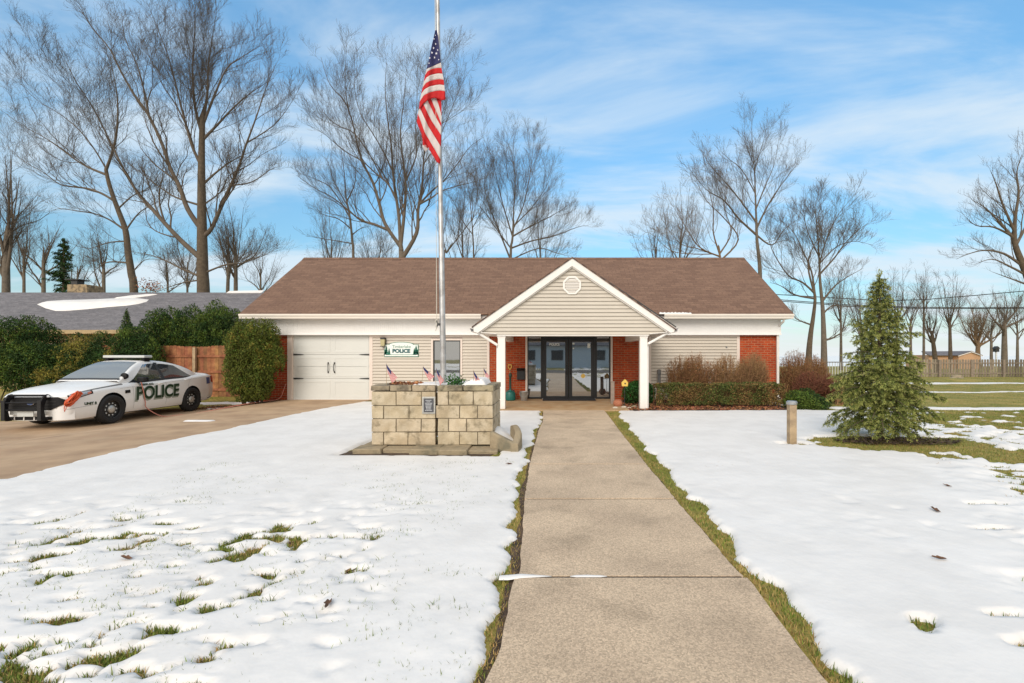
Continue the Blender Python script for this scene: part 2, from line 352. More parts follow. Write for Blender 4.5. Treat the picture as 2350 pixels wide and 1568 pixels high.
mat('rope', (.55, .52, .45), .9, .1)
brickmat('brick_wall', (.46, .062, .010), (.33, .036, .007), (.38, .17, .085), .21, .075, .0095, bump=.9, var=.25)
brickmat('shingle_brown', (.215, .127, .084), (.158, .090, .060), (.115, .062, .045), .33, .145, .006, bump=.9, var=.26, zs=1.78, ns=16)
brickmat('shingle_grey', (.20, .19, .20), (.14, .135, .145), (.11, .105, .11), .33, .145, .006, bump=.9, var=.35, zs=2.5, ns=12)
glassmat('door_glass', .40); glassmat('window_glass', .35, (.010, .010, .006)); glassmat('car_glass', .30, (.03, .035, .04), .04)
glassmat('windshield', .13, (.17, .18, .18), .08)
# ------------------------------------------------------------------ ground plan (x, y in metres)
WALK_L = [(-.76, -7), (-.55, 1.0), (-.265, 2.2), (-.27, 2.95), (-.232, 3.0), (-.30, 4.6), (-.33, 6.0), (-.31, 8.8), (-.26, 10.0), (-.30, 11.95)]
WALK_R = [(1.20, -7), (1.17, 1.0), (1.205, 2.2), (1.25, 2.95), (1.22, 3.0), (1.21, 4.6), (1.21, 6.0), (1.24, 8.8), (1.27, 10.0), (1.30, 11.95)]
def bord(pts, y): return np.interp(y, [p[1] for p in pts], [p[0] for p in pts])
JOINTS = [-5.6, -2.6, .55, 2.97, 4.58, 6.04, 7.55, 8.95, 10.4]
G = lambda px, py: (lambda Y: ((px-VX)*Y/F, Y))(CZ*F/(py-HY))
DRIVE = [G(852, 919), G(822, 926), G(760, 936), G(640, 960), G(500, 992), G(350, 1021), G(190, 1058), G(0, 1106), (-9.5, 3.9), (-14, 1.0), (-20, 0), (-20, 10.9), (-13.5, 11.6), (-12.9, 14.2), (-10.6, 14.1), (-9.5, 13.7), (-8.95, 14.6), (-8.75, 15.25), (-6.1, 15.25)]
PORCH = [(-1.95, 12.02), (1.98, 12.02), (1.98, 15.06), (-1.95, 15.06)]
BED_R = [(1.98, 12.0), (2.1, 11.95), (3.6, 12.02), (5.6, 12.1), (6.1, 12.1), (6.6, 12.6), (6.6, 15.06), (1.98, 15.06)]
BED_L = [(-9.4, 14.0), (-8.95, 14.0), (-8.95, 15.06), (-9.9, 15.06), (-11.2, 14.9), (-11, 14.2)]
# one sheet of ground, out to the bluff over the lake
def axis(parts):
    r = []
    for a, b, st in parts: r += list(np.arange(a, b, st))
    r.append(parts[-1][1]); return np.array(r)
def sheet(name, xs, ys, zf, m, smooth=True, keep=None):
    X, Y = np.meshgrid(xs, ys); Z = zf(X, Y); V = np.stack([X, Y, Z], -1).reshape(-1, 3); a, b = X.shape
    i = np.arange(a*b).reshape(a, b); Fq = np.stack([i[:-1, :-1], i[:-1, 1:], i[1:, 1:], i[1:, :-1]], -1).reshape(-1, 4)
    if keep is not None:
        k = keep(X, Y, Z); kk = k[:-1, :-1] | k[:-1, 1:] | k[1:, 1:] | k[1:, :-1]; Fq = Fq[kk.ravel()]
        u, inv = np.unique(Fq, return_inverse=True); V = V[u]; Fq = inv.reshape(Fq.shape)
    return npmesh(name, V, Fq, m, smooth=smooth)
o = sheet('ground', axis([(-300, -16, 20), (-16, 12, .4), (12, 300, 20)]), axis([(-120, -2, 8), (-2, 24, .4), (24, 62, 4)]), lambda x, y: terr(x, y), 'turf'); tag(o, kind='structure')
mb = MB(); mb.add([(-300, 62, 0), (300, 62, 0), (300, 66, -7), (-300, 66, -7)], [(0, 1, 2, 3)]); tag(mb.build('bluff', 'soil'), kind='structure')
mb = MB(); mb.add([(-9000, 60, -6), (9000, 60, -6), (9000, 9000, -6), (-9000, 9000, -6)], [(0, 1, 2, 3)]); tag(mb.build('lake', 'lake_water'), kind='structure')
# driveway, street
def draped(name, poly, dz, m, mb=None):
    x = [p[0] for p in poly]; y = [p[1] for p in poly]; bm = bmesh.new()
    vs = [bm.verts.new((p[0], p[1], 0)) for p in poly]; bm.faces.new(vs); bmesh.ops.triangulate(bm, faces=bm.faces[:])
    for c in np.arange(math.floor(min(y))+.3, max(y), .4): bmesh.ops.bisect_plane(bm, geom=bm.verts[:]+bm.edges[:]+bm.faces[:], plane_co=(0, c, 0), plane_no=(0, 1, 0))
    for c in np.arange(math.floor(min(x))+.3, max(x), .4): bmesh.ops.bisect_plane(bm, geom=bm.verts[:]+bm.edges[:]+bm.faces[:], plane_co=(c, 0, 0), plane_no=(1, 0, 0))
    for v in bm.verts: v.co.z = float(terr(v.co.x, v.co.y))+dz
    for f in bm.faces:
        f.normal_update()
        if f.normal.z < 0: f.normal_flip()
    me = bpy.data.meshes.new(name); bm.to_mesh(me); bm.free(); me.materials.append(M[m]); o = bpy.data.objects.new(name, me); C.objects.link(o); return tag(o, kind='structure')
draped('driveway', DRIVE, .012, 'drive_concrete')
draped('planting_bed', BED_R, .006, 'soil')
draped('shrub_bed', BED_L, .020, 'soil')
mb = MB(); mb.box(-60, 60, -15.5, -8, -.1, .008); tag(mb.build('road', 'asphalt'), kind='structure')
# walkway slabs
mb = MB()
ys = [-7]+JOINTS+[12.0]
for k, (a, b) in enumerate(zip(ys[:-1], ys[1:])):
    n = 24; g = .011+.0*k; r = random.Random(k); dz = r.uniform(-.004, .004)
    yy = [a+g+(b-a-2*g)*i/n for i in range(n+1)]
    L_ = [(bord(WALK_L, y), y) for y in yy]; R_ = [(bord(WALK_R, y), y) for y in yy]
    L_ = [(x-r.uniform(-.006, .006), y) for x, y in L_]; R_ = [(x+r.uniform(-.006, .006), y) for x, y in R_]; mb.prism([p for p in L_[::-1]]+R_, 'z', -.06, .034+dz)
wk = mb.build('walkway', 'walk_concrete', bevel=.003); tag(wk, kind='structure')
draped('walkway_base', [(p[0]+.02, p[1]) for p in WALK_L]+[(p[0]-.02, p[1]) for p in WALK_R[::-1]], .008, 'mortar')
mt = M['walk_concrete'].node_tree           # exposed aggregate: pale and dark pebbles
b = mt.nodes['Principled BSDF']; src = b.inputs['Base Color'].links[0].from_socket
vo = mt.nodes.new('ShaderNodeTexVoronoi'); vo.inputs['Scale'].default_value = 120; vo.distance = 'EUCLIDEAN'; tcn = [n for n in mt.nodes if n.type == 'TEX_COORD'][0]; mt.links.new(tcn.outputs['Object'], vo.inputs['Vector'])
hs = mt.nodes.new('ShaderNodeHueSaturation'); mr = mt.nodes.new('ShaderNodeMapRange'); mr.inputs[3].default_value = .74; mr.inputs[4].default_value = 1.26
sc = mt.nodes.new('ShaderNodeSeparateColor'); mt.links.new(vo.outputs['Color'], sc.inputs[0]); mt.links.new(sc.outputs[0], mr.inputs[0]); mt.links.new(mr.outputs[0], hs.inputs['Value']); mt.links.new(src, hs.inputs['Color']); mt.links.new(hs.outputs[0], b.inputs['Base Color'])
mb = MB(); mb.box(-1.95, 1.98, 12.0, 15.1, -.05, .036); tag(mb.build('porch_floor', 'porch_concrete', bevel=.01), kind='structure')
mb = MB()
for y in JOINTS: mb.box(float(bord(WALK_L, y))+.02, float(bord(WALK_R, y))-.02, y-.013, y+.013, .0, .027)
tag(mb.build('joint_filler', 'joint_dark', loose=False), kind='structure')
# snow caught in the wide joint
for pts in ([(-.36, 2.965, .03), (-.30, 2.968, .034), (-.22, 2.972, .028), (-.12, 2.972, .016), (-.02, 2.971, .002)], [(.10, 2.970, .003), (.14, 2.971, .014), (.21, 2.973, .016), (.30, 2.970, .012), (.34, 2.970, .002)]):
    P = []
    for x, y, w in pts: P.append([(x, y+w*math.cos(a), (.034 if x > -.24 else .026)+max(w, .003)*.28*math.sin(a)) for a in np.linspace(math.pi, 0, 7)])
    tag(MB().grid(P).build('joint_snow', 'snow', smooth=True), kind='structure')
# ------------------------------------------------------------------ snow: a lumpy sheet whose depth dips under the ground where it has melted
def snow_depth(x, y):
    n1 = fbm(x, y, 1.1, 1); n2 = fbm(x, y, 5.0, 5, 4); n3 = fbm(x, y, 17.0, 9, 3)
    d = .040+.016*n1+.006*n2+.0035*n3-.022*np.clip(fbm(x, y, 6.5, 91, 2)-.42, 0, 1)
    rag = .19*fbm(x*0, y, 3.1, 11, 5)
    # walkway and its bare verges
    lm = .055+.05*ss(9, 3, y)+rag+.05*n2; rm = .15+.019*(y-2)+.17*fbm(x*0, y, 3.0, 21, 5)+.05*n2
    dw = np.minimum(bord(WALK_L, y)-lm-x, 1e9); dr = x-(bord(WALK_R, y)+rm)
    e = np.maximum(dw, dr); e = np.where(y > 12.1, 1, e)
    d = np.minimum(d, -.03+.07*ss(-.03, .05, e)+.012*ss(.05, .3, e)+.3*np.clip(e-.3, 0, .02))
    for poly, m in ((DRIVE, .02), (PORCH, .08), (BED_R, .05)):
        s = sdf(x, y, poly)-m-.06*n2-.05*n1; d = np.minimum(d, -.03+.075*ss(-.05, .06, s)+np.clip(s, 0, .3)*.1)
    # melted round the spruce, at the planter foot, under the big shrubs, round the bollard
    s = np.hypot((x-5.75)/1.45, (y-7.55)/.72)-1+.25*n2; d = np.minimum(d, -.03+.08*ss(-.02, .16, s))
    s = np.hypot((x-7.2)/1.6, (y-6.6)/.38)-1+.8*n2; d = np.minimum(d, -.03+.08*ss(-.02, .3, s))
    s = sdf(x, y, [(-3.15, 6.66), (-.86, 6.6), (-.86, 8.2), (-3.0, 8.2)])-.05-.05*n2; d = np.minimum(d, -.03+.07*ss(-.04, .05, s))
    s = np.hypot((x-3.95)/.24, (y-7.5)/.13)-1+.7*n2; d = np.minimum(d, -.02+.07*ss(-.1, .4, s))
    # thin cover: tufts and holes on the left front, ragged turf on the right
    w = ss(-.7, -2.0, x)*ss(5.2, 2.9, y); d = d-w*.075*np.clip(1.5*fbm(x, y*1.3, 7.5, 31, 4)-.16+.40*fbm(x, y, 1.3, 33, 2), 0, 1)*1.8
    w = ss(-.8, -1.6, x)*ss(6.5, 4.5, y); d = d-w*.05*np.clip(fbm(x, y, 9, 35, 3)-.30, 0, 1)
    for xc, yc, rx, ry in ((2.0, 2.47, .055, .05), (2.50, 2.54, .11, .035), (2.38, 2.29, .10, .05), (3.66, 3.81, .22, .035), (1.95, 2.40, .03, .025), (4.2, 4.45, .25, .04), (3.1, 3.0, .03, .015)):
        d = np.minimum(d, -.02+.07*ss(.3, 1.5, np.hypot((x-xc)/rx, (y-yc)/ry)+.9*n2+.5*n3))
    w = ss(2.2, 3.6, x)*ss(6.5, 3.5, y); d = d-w*.06*np.clip(fbm(x, y*1.4, 3.2, 41, 4)-.22, 0, 1)*2
    w = ss(0, 2.4, x-.56*y-1.05); d = d-w*(.033+.12*fbm(x, y*1.5, 3.4, 51, 5)+.045*ss(8.3, 10.5, y))
    w = ss(11.9, 12.25, y)*ss(6.3, 7.6, x); d = d-.08*w
    for yc, wd, x0 in ((12.5, .30, 7.6), (18.4, .13, 11), (24.0, .42, 13)):
        q = np.abs(y-yc+.02*(x-14)-.35*(yc/12)*fbm(x, 0*y, .45, int(yc), 3)-.08*n2*yc/12)/(wd*(1+.9*fbm(x, 0*y, .35, int(yc)+3, 3))); d = np.maximum(d, np.where(x > x0, .03-.06*ss(.6, 1.2, q), -1))
    d = np.where((x < -8) & (y > 6), -.05, d)
    for xc, yc, rx, ry in ((-11.2, 15.5, 1.6, .22), (-10.5, 14.25, .8, .10), (-7.9, 10.15, .5, .10), (-7.3, 10.3, .25, .04)):
        q = np.hypot((x-xc)/rx, (y-yc)/ry)+.5*n2; d = np.maximum(d, .035-.07*ss(.6, 1.1, q))
    d = np.where((y > 12.1) & (x > -1.95) & (x < 6.7), -.05, d); d = np.where((y > 14.2+.2*n1) & (x > -9) & (x < -1.9), -.05, d); d = np.where((y > 15.3) & (x > -9.5) & (x < 8), -.05, d)
    d = np.where((y < -7.6) & (y > -16), -.05, d)
    return d
xs = axis([(-60, -13, 3), (-13, -5, .07), (-5, -2.2, .04), (-2.2, 3.4, .028), (3.4, 7, .04), (7, 13, .06), (13, 34, .25), (34, 60, 3)])
ys = axis([(-60, -20, 4), (-20, 1, .5)]); ys = np.concatenate([ys[:-1], 1.0*np.exp(np.arange(0, math.log(30), .0085)), [30.2]])
def szf(x, y):
    d = snow_depth(x, y); return terr(x, y)+np.clip(d, -.03, .09)
o = sheet('snow', xs, ys, szf, 'snow', keep=lambda X, Y, Z: (Z-terr(X, Y)) > -.028); tag(o, kind='structure')
# ------------------------------------------------------------------ grass
def blades(name, x, y, h, m, w=.006, lean=.35):
    n = len(x); z = terr(x, y)-.004; p = np.stack([x, y, z], -1); a = NR.uniform(0, 2*np.pi, n); d = np.stack([np.cos(a), np.sin(a), 0*a], -1)
    s = np.stack([-np.sin(a), np.cos(a), 0*a], -1); h = h*NR.uniform(.5, 1.25, n); l = (NR.uniform(.1, lean*2, n)*h)[:, None]; H = np.zeros((n, 3)); H[:, 2] = h; ww = (w*NR.uniform(.6, 1.3, n))[:, None]
    V = np.stack([p-s*ww*.5, p+s*ww*.5, p+d*l*.35+H*.6+s*ww*.35, p+d*l*.35+H*.6-s*ww*.35, p+d*l+H], 1).reshape(-1, 3)
    i = np.arange(n)*5
    Fq = np.concatenate([np.stack([i, i+1, i+2, i+3], -1), np.stack([i+3, i+2, i+4, i+4], -1)]); tri = np.stack([i+3, i+2, i+4], -1)
    me = bpy.data.meshes.new(name); me.vertices.add(len(V)); me.vertices.foreach_set('co', V.astype(np.float32).ravel())
    lo_ = np.concatenate([np.stack([i, i+1, i+2, i+3], -1).ravel(), tri.ravel()]); me.loops.add(len(lo_)); me.loops.foreach_set('vertex_index', lo_.astype(np.int32))
    me.polygons.add(2*n); me.polygons.foreach_set('loop_start', np.concatenate([np.arange(n)*4, 4*n+np.arange(n)*3]).astype(np.int32)); me.materials.append(M[m]); me.update(calc_edges=True)
    o = bpy.data.objects.new(name, me); C.objects.link(o); return tag(o, kind='stuff')
def scatter(n, x0, x1, y0, y1, f, pw=1.0):
    x = NR.uniform(x0, x1, n); y = y0+(y1-y0)*NR.random(n)**pw; k = f(x, y); return x[k], y[k]
def bare(th=.006):
    def f(x, y):
        ok = snow_depth(x, y) < th
        ok &= ~((x > bord(WALK_L, y)-.012) & (x < bord(WALK_R, y)+.02) & (y < 12.1)); 
        for P_ in (DRIVE, PORCH, BED_R): ok &= ~inpoly(x, y, P_)
        ok &= ~((x > -3.05) & (x < -.86) & (y > 6.62) & (y < 8.3)); ok &= np.hypot((x-5.8)/1.0, (y-7.75)/.34) > 1
        return ok
    return f
sx, sy = [], []
for a in ((120000, -.9, 2.2, 1.9, 12.0, 1.5), (200000, -4.5, -.9, 1.9, 6.5, 1.2), (60000, 2.2, 5.5, 2, 5.5, 1), (150000, 4, 16, 5.5, 13, 1), (90000, 8, 32, 12, 30, 1), (14000, -16, -9.5, 15.2, 18, 1)):
    q = scatter(*a[:5], bare(.004), a[5]); sx.append(q[0]); sy.append(q[1])
sx = np.concatenate(sx); sy = np.concatenate(sy); dry = (fbm(sx, sy, 3.5, 61)+NR.normal(size=len(sx))*.35) > .16
vx = np.minimum(np.abs(sx-bord(WALK_L, sy)), np.abs(sx-bord(WALK_R, sy))); dry |= (vx < .07) & (sy < 12) & (NR.random(len(sx)) < .75)
hh = np.where(vx < .3, .028, .030)+.008*ss(5, 2, sy)
blades('grass', sx[~dry], sy[~dry], hh[~dry], 'grass_blade'); blades('dry_grass', sx[dry], sy[dry], hh[dry]*.8, 'grass_dry', lean=.7)
# grass tips poking through thin snow, in small clusters
def tips(n, x0, x1, y0, y1, f, k, sp=.03):
    x, y = scatter(n, x0, x1, y0, y1, f, 1.2); m_ = NR.integers(2, k, len(x)); return np.repeat(x, m_)+NR.normal(size=m_.sum())*sp*1.5, np.repeat(y, m_)+NR.normal(size=m_.sum())*sp*.6
okl = lambda x, y: (snow_depth(x, y) > 0) & (fbm(x, y, .9, 81, 3)+.25*ss(5, 2.5, y)+.12*ss(-.8, -2.5, x) > .10)
q = tips(1500, -4.5, -.4, 2.0, 6.3, okl, 14); blades('snow_grass_tips', q[0], q[1], .054, 'grass_blade', lean=.5)
okr = lambda x, y: (snow_depth(x, y) > 0) & (fbm(x, y, .9, 85, 3)+.25*ss(3, 7, x) > .28)
q = tips(500, 1.6, 7.5, 2.2, 9, okr, 10); blades('snow_grass_tips', q[0], q[1], .052, 'grass_dry', lean=.5)
# soil verge beside the left edge of the path
mb = MB(); P = []
for y in np.arange(1.2, 11.9, .1):
    w = .025+.035*float(ss(8, 3, y))+.05*float(fbm(0, y, 2.1, 71)); P.append([(float(bord(WALK_L, y))-max(w, .01), y, .006), (float(bord(WALK_L, y))+.01, y, .010)])
mb.grid(P); P = []
for y in np.arange(1.2, 11.9, .1):
    w = .018+.03*float(fbm(0, y, 2.1, 77)); P.append([(float(bord(WALK_R, y))-.01, y, .010), (float(bord(WALK_R, y))+max(w, .01), y, .006)])
mb.grid(P); tag(mb.build('path_edge_soil', 'soil'), kind='structure')
# loose leaves
def litter(name, pts_f, n, L_=.06, m='dead_leaf', z=.02):
    x, y = pts_f(n); k = len(x); c = np.stack([x, y, terr(x, y)+z+NR.uniform(0, .03, k)], -1); a = rdir(k); a[:, 2] *= .3; a /= np.linalg.norm(a, axis=1, keepdims=True)
    b_ = np.cross(a, np.array([0, 0, 1.0])+rdir(k)*.35); b_ /= np.linalg.norm(b_, axis=1, keepdims=True); V, Fq = quads(c, a, b_, L_*NR.uniform(.6, 1.4, k), L_*.6*NR.uniform(.6, 1.4, k))
    return tag(npmesh(name, V, Fq, m), kind='stuff')
litter('fallen_leaves', lambda n: (lambda q: (q[0], q[1]))(scatter(n, 1.9, 6.2, 11.98, 14.8, lambda x, y: (NR.random(len(x)) < np.where(y < 13.0, 1, .35)) & inpoly(x, y, BED_R))), 6500, .075)
litter('leaf_litter', lambda n: scatter(n, -11.2, -8.9, 13.9, 15.0, lambda x, y: (sdf(x, y, DRIVE) > -.08)), 900)
litter('mulch', lambda n: scatter(n, 4.6, 6.9, 7.2, 8.1, lambda x, y: np.hypot((x-5.8)/1.05, (y-7.72)/.32) < 1), 3000, .05, 'soil')
# a few single oak leaves lying on the snow
leafP = [(-2.05, 3.55), (-1.38, 3.1), (3.08, 2.45), (3.0, 2.25), (3.85, 2.58), (3.72, 2.66), (-1.3, 2.62), (4.3, 5.0), (3.5, 4.2), (2.7, 3.2), (-.6, 6.0), (-3.0, 3.2)]
for k, (x, y) in enumerate(leafP):
    r = random.Random(k); a = r.uniform(0, 6.28); s_ = r.uniform(.035, .055)*(1 if k not in (2, 3) else 1.4); mb = MB(); P_ = []
    for j in range(18):
        th_ = 2*math.pi*j/18; rr = s_*(.62+.38*abs(math.cos(th_*2.5)))*(1.25 if abs(math.cos(th_)) > .8 else .8); u, v = rr*math.cos(th_), rr*.55*math.sin(th_); P_.append((u*math.cos(a)-v*math.sin(a), u*math.sin(a)+v*math.cos(a), .012+.5*abs(v)+.15*u*(1 if r.random() > .5 else .6)))
    mb.add(P_+[(0, 0, .004)], [(j, (j+1) % 18, 18) for j in range(18)]); zb_ = float(max(snow_depth(np.array(x), np.array(y)), 0)) if not (float(bord(WALK_L, y)) < x < float(bord(WALK_R, y))) else .03
    o = mb.build('fallen_leaf', 'leaf_brown', smooth=True, loc=(x, y, zb_)); o['kind'] = 'stuff'
# ------------------------------------------------------------------ the station building
B = thing('brick_building', 'long single storey brick and beige siding building with brown shingle roof and gabled white porch', 'building', (0, 15.1, 0))
OFF = Vector((0, -15.1, 0))
def bb(mb, name, mats, parent=None, **k):          # geometry written in world metres, parented to the building at its base
    return mb.build(name, mats, B if parent is None else parent, loc=OFF if parent is None else None, **k)
YW = 15.1
def X(p): return wx(p, YW)
XL, XR = -9.75, 7.37
# brick walls with body of the building
mb = MB()
mb.box(XL, X(661), YW, YW+.3, -.4, 2.66); mb.box(X(1123.5), X(1208), YW, YW+.3, -.05, 2.4); mb.box(X(1403), X(1489), YW, YW+.3, -.05, 2.4); mb.box(X(1697), X(1781), YW, YW+.3, -.1, 2.2)
mb.box(XL, XL+.3, YW+.3, 22.1, -.4, 2.66); mb.box(XR-.3, XR, YW+.02, 22.1, -.1, 2.66); mb.box(XL+.3, XR-.3, 21.8, 22.1, -.1, 2.66)
bb(mb, 'brick_wall', 'brick_wall', loose=True)
def siding(mb, x0, x1, z0, z1, y, h=.1016, holes=(), clip=None, tk=.013):
    z = z0
    while z < z1-1e-4:
        zt = min(z+h, z1); segs = [(x0, x1)]
        for hx0, hx1, hz0, hz1 in holes:
            if zt > hz0+.02 and z < hz1-.02: segs = [s for a, b_ in segs for s in ((a, min(b_, hx0)), (max(a, hx1), b_)) if s[1] > s[0]+1e-3]
        for a, b_ in segs:
            if clip:
                a0, b0 = clip(z); a1, b1 = clip(zt)
            else: a0 = a1 = a; b0 = b1 = b_
            zg = z+.024; mb.add([(a0, y-.004, z), (b0, y-.004, z), (b0, y-.004, zg), (a0, y-.004, zg), (a0, y-tk-.024, zg), (b0, y-tk-.024, zg), (b1, y-.014, zt), (a1, y-.014, zt), (b1, y-.004, zt), (a1, y-.004, zt)], [(0, 1, 2, 3), (3, 2, 5, 4), (4, 5, 6, 7), (7, 6, 8, 9)])
        z = zt
mb = MB(); siding(mb, X(856), X(1118), .02, hz(775), YW, holes=[(X(990), X(1061.5), .55, hz(777))]); 
mb.box(X(856), X(990), YW, YW+.1, 0, 2.1); mb.box(X(1061.5), X(1118), YW, YW+.1, 0, 2.1); mb.box(X(990), X(1061.5), YW, YW+.1, 0, .55)
bb(mb, 'siding', 'siding')
mb = MB(); siding(mb, X(1494), X(1690.5), .02, hz(774), YW); mb.box(X(1494), X(1690.5), YW, YW+.1, 0, 2.1); bb(mb, 'siding', 'siding')
mb = MB()                                          # vertical trim boards
for a, b_, top in ((848.5, 856, 768.5), (1118, 1123.5, 768.5), (1487.5, 1494, 768.5), (1690.5, 1697, 768.5)): mb.box(X(a), X(b_), YW-.035, YW+.05, .0, hz(top))
mb.box(X(856), X(1118), YW-.03, YW+.03, hz(775), hz(768.3)); mb.box(X(1494), X(1690.5), YW-.03, YW+.03, hz(774), hz(768.3))
bb(mb, 'trim_board', 'pink_trim', bevel=.004, loose=True)
mb = MB(); mb.box(X(661), X(672), YW-.05, YW+.2, -.02, hz(768.5)); o = bb(mb, 'door_post', 'pink_trim', bevel=.005)
mb = MB(); mb.box(X(1781), X(1787), YW-.04, YW+.10, .0, hz(768.5)); bb(mb, 'corner_trim', 'white_trim', bevel=.004)
mb = MB(); mb.box(X(1206), X(1210.5), YW-.05, YW+.05, .03, 2.13); mb.box(X(1401), X(1405.5), YW-.05, YW+.05, .03, 2.13); bb(mb, 'door_trim', 'pink_trim', bevel=.003, loose=True)
# beaded frieze under the eaves
mb = MB(); yf = YW-.16; x = XL-.04; zb, zt = hz(768.3, yf), 2.66
while x < XR+.03:
    x1 = min(x+.066, XR+.04); mb.box(x, x1-.006, yf, yf+.02, zb, zt); x = x1
mb.box(XL-.04, XR+.04, yf+.008, YW+.02, zb+.003, zt-.003); mb.box(XL-.05, XR+.05, yf-.012, yf, zb-.012, zb+.035)
bb(mb, 'frieze', 'frieze_white')
# roof
EY, EZ, RY, RZ = 14.55, 2.80, 18.3, 5.36; RX0, RX1 = -10.04, 7.60; sl_ = (RZ-EZ)/(RY-EY)
mb = MB()
for s in (1, -1):
    e = EY if s == 1 else 2*RY-EY; mb.slab([(RX0, e-.02*s, EZ), (RX1, e-.02*s, EZ), (RX1, RY, RZ+.012), (RX0, RY, RZ+.012)], (0, 0, -.035))
roof = bb(mb, 'roof', 'shingle_brown')
mb = MB(); n = 59
for i in range(n):
    x0 = RX0+(RX1-RX0)*i/n; x1 = RX0+(RX1-RX0)*(i+1)/n-.01
    mb.slab([(x0, RY-.14, RZ-.14*sl_+.03), (x1, RY-.14, RZ-.14*sl_+.03), (x1, RY, RZ+.035), (x0, RY, RZ+.035)], (0, 0, -.012)); mb.slab([(x0, RY, RZ+.035), (x1, RY, RZ+.035), (x1, RY+.14, RZ-.14*sl_+.03), (x0, RY+.14, RZ-.14*sl_+.03)], (0, 0, -.012))
bb(mb, 'ridge_cap', 'shingle_brown', roof)
mb = MB()
mb.box(RX0+.02, RX1-.02, EY+.10, EY+.13, 2.66, 2.755); mb.box(RX0+.02, RX1-.02, EY+.10, YW+.02, 2.645, 2.665)
for x in (RX0+.02, RX1-.05): mb.prism([(EY+.12, 2.66), (EY+.12, EZ-.11), (RY, RZ-.11), (RY, RZ-.28)], 'x', x, x+.03); mb.prism([(2*RY-EY-.12, 2.66), (RY, RZ-.28), (RY, RZ-.11), (2*RY-EY-.12, EZ-.11)], 'x', x, x+.03)
bb(mb, 'soffit', 'white_trim')
mb = MB()                                          # gable end walls
for x in (XL+.01, XR-.31): mb.prism([(YW+.1, 2.66), (21.9, 2.66), (RY, RZ-.2)], 'x', x, x+.3)
bb(mb, 'gable_end', 'siding', loose=True)
def gutter(mb, a, b_, w=.11, h=.115):               # K-style gutter from point a to b_, outer side to the left of a->b_
    a, b_ = Vector(a), Vector(b_); d = (b_-a).normalized(); s = Vector((d.y, -d.x, 0)); prof = [(0, 0), (.75*w, 0), (.82*w, .45*h), (w, .62*h), (w, h), (.92*w, h), (.92*w, .66*h), (.72*w, .5*h), (.67*w, .08*h), (0, .08*h)]
    V = [p+s*u+Vector((0, 0, v)) for p in (a, b_) for u, v in prof]; n = len(prof)
    mb.add(V, [(i, (i+1) % n, (i+1) % n+n, i+n) for i in range(n)]+[tuple(range(n)), tuple(range(2*n-1, n-1, -1))])
mb = MB(); gutter(mb, (RX0-.01, EY+.085, 2.645), (wx(1104, EY), EY+.085, 2.645), .135, .145); gutter(mb, (wx(1524, EY), EY+.085, 2.645), (RX1+.01, EY+.085, 2.645), .135, .145)
bb(mb, 'gutter', 'gutter_paint', angle=30, smooth=True, loose=True)
mb = MB(); x = XR-.02
mb.tube([(x, EY+.08, 2.67), (x, EY+.12, 2.56), (x-.02, YW-.12, 2.42), (x-.02, YW-.09, 2.2), (x-.02, YW-.09, .12), (x+.0, YW-.25, .06)], .036, 8)
mb.tube([(XL+.15, EY+.08, 2.67), (XL+.15, EY+.12, 2.56), (XL+.1, YW-.12, 2.42), (XL+.1, YW-.09, .1)], .036, 8); bb(mb, 'downspout', 'white_trim', smooth=True, angle=40, loose=True)
mb = MB()                                          # a strip of old snow in the gutter beside the porch
P = []
for i in range(40):
    xx = wx(1512, 14.6)+1.02*i/39; h_ = .03+.035*abs(math.sin(i*.7))*R.uniform(.4, 1)*(1 if i < 34 else .4); P.append([(xx, EY-.045, 2.785), (xx, EY-.02, 2.792+h_*.7), (xx, EY+.03, 2.80+h_), (xx, EY+.12, 2.86)])
mb.grid(P); bb(mb, 'snow_strip', 'snow', roof, smooth=True)
# garage door
zt = hz(768.5, YW+.1); gx0, gx1 = X(672), X(848.5); mb = MB()
mb.box(gx0, gx1, YW+.06, YW+.12, -.02, zt)
seams = [0, hz(869), hz(841)*0+ (hz(869)+hz(814))/2, hz(814), zt]
for z0, z1 in zip(seams[:-1], seams[1:]):
    mb.box(gx0+.002, gx1-.002, YW+.03, YW+.061, z0+.004, z1-.004)
for k in range(2):                                  # carriage style frames pressed into the sections
    a = gx0+.05+k*(gx1-gx0)/2; b_ = a+(gx1-gx0)/2-.10
    for z0, z1 in ((.07, seams[1]-.06), (seams[1]+.06, seams[3]-.07), (seams[3]+.06, zt-.06)):
        mb.box(a, b_, YW+.023, YW+.031, z1-.07, z1); mb.box(a, b_, YW+.023, YW+.031, z0, z0+.07); mb.box(a, a+.07, YW+.022, YW+.031, z0+.07, z1-.07); mb.box(b_-.07, b_, YW+.022, YW+.031, z0+.07, z1-.07)
gd = bb(mb, 'garage_door', 'garage_paint', bevel=.003)
for px in (762.5, 783-13): pass
for px in (752.5, 767.5):
    m_ = MB(); zc = hz(844); m_.tube([(X(px), YW+.02, zc+.17), (X(px)+(.012 if px < 760 else -.012), YW-.03, zc+.10), (X(px)+(.018 if px < 760 else -.018), YW-.035, zc), (X(px)+(.012 if px < 760 else -.012), YW-.03, zc-.10), (X(px), YW+.02, zc-.17)], [.022, .012, .011, .012, .022], 8); bb(m_, 'door_handle', 'dark_iron', gd, smooth=True)
for py in (814, 869):
    for s, x0 in ((1, gx0+.01), (-1, gx1-.01)):
        m_ = MB(); L_ = .36; m_.prism([(x0, hz(py)-.028), (x0+s*L_*.8, hz(py)-.014), (x0+s*L_, hz(py)), (x0+s*L_*.8, hz(py)+.014), (x0, hz(py)+.028)][::s], 'y', YW+.012, YW+.022); bb(m_, 'hinge', 'dark_iron', gd)
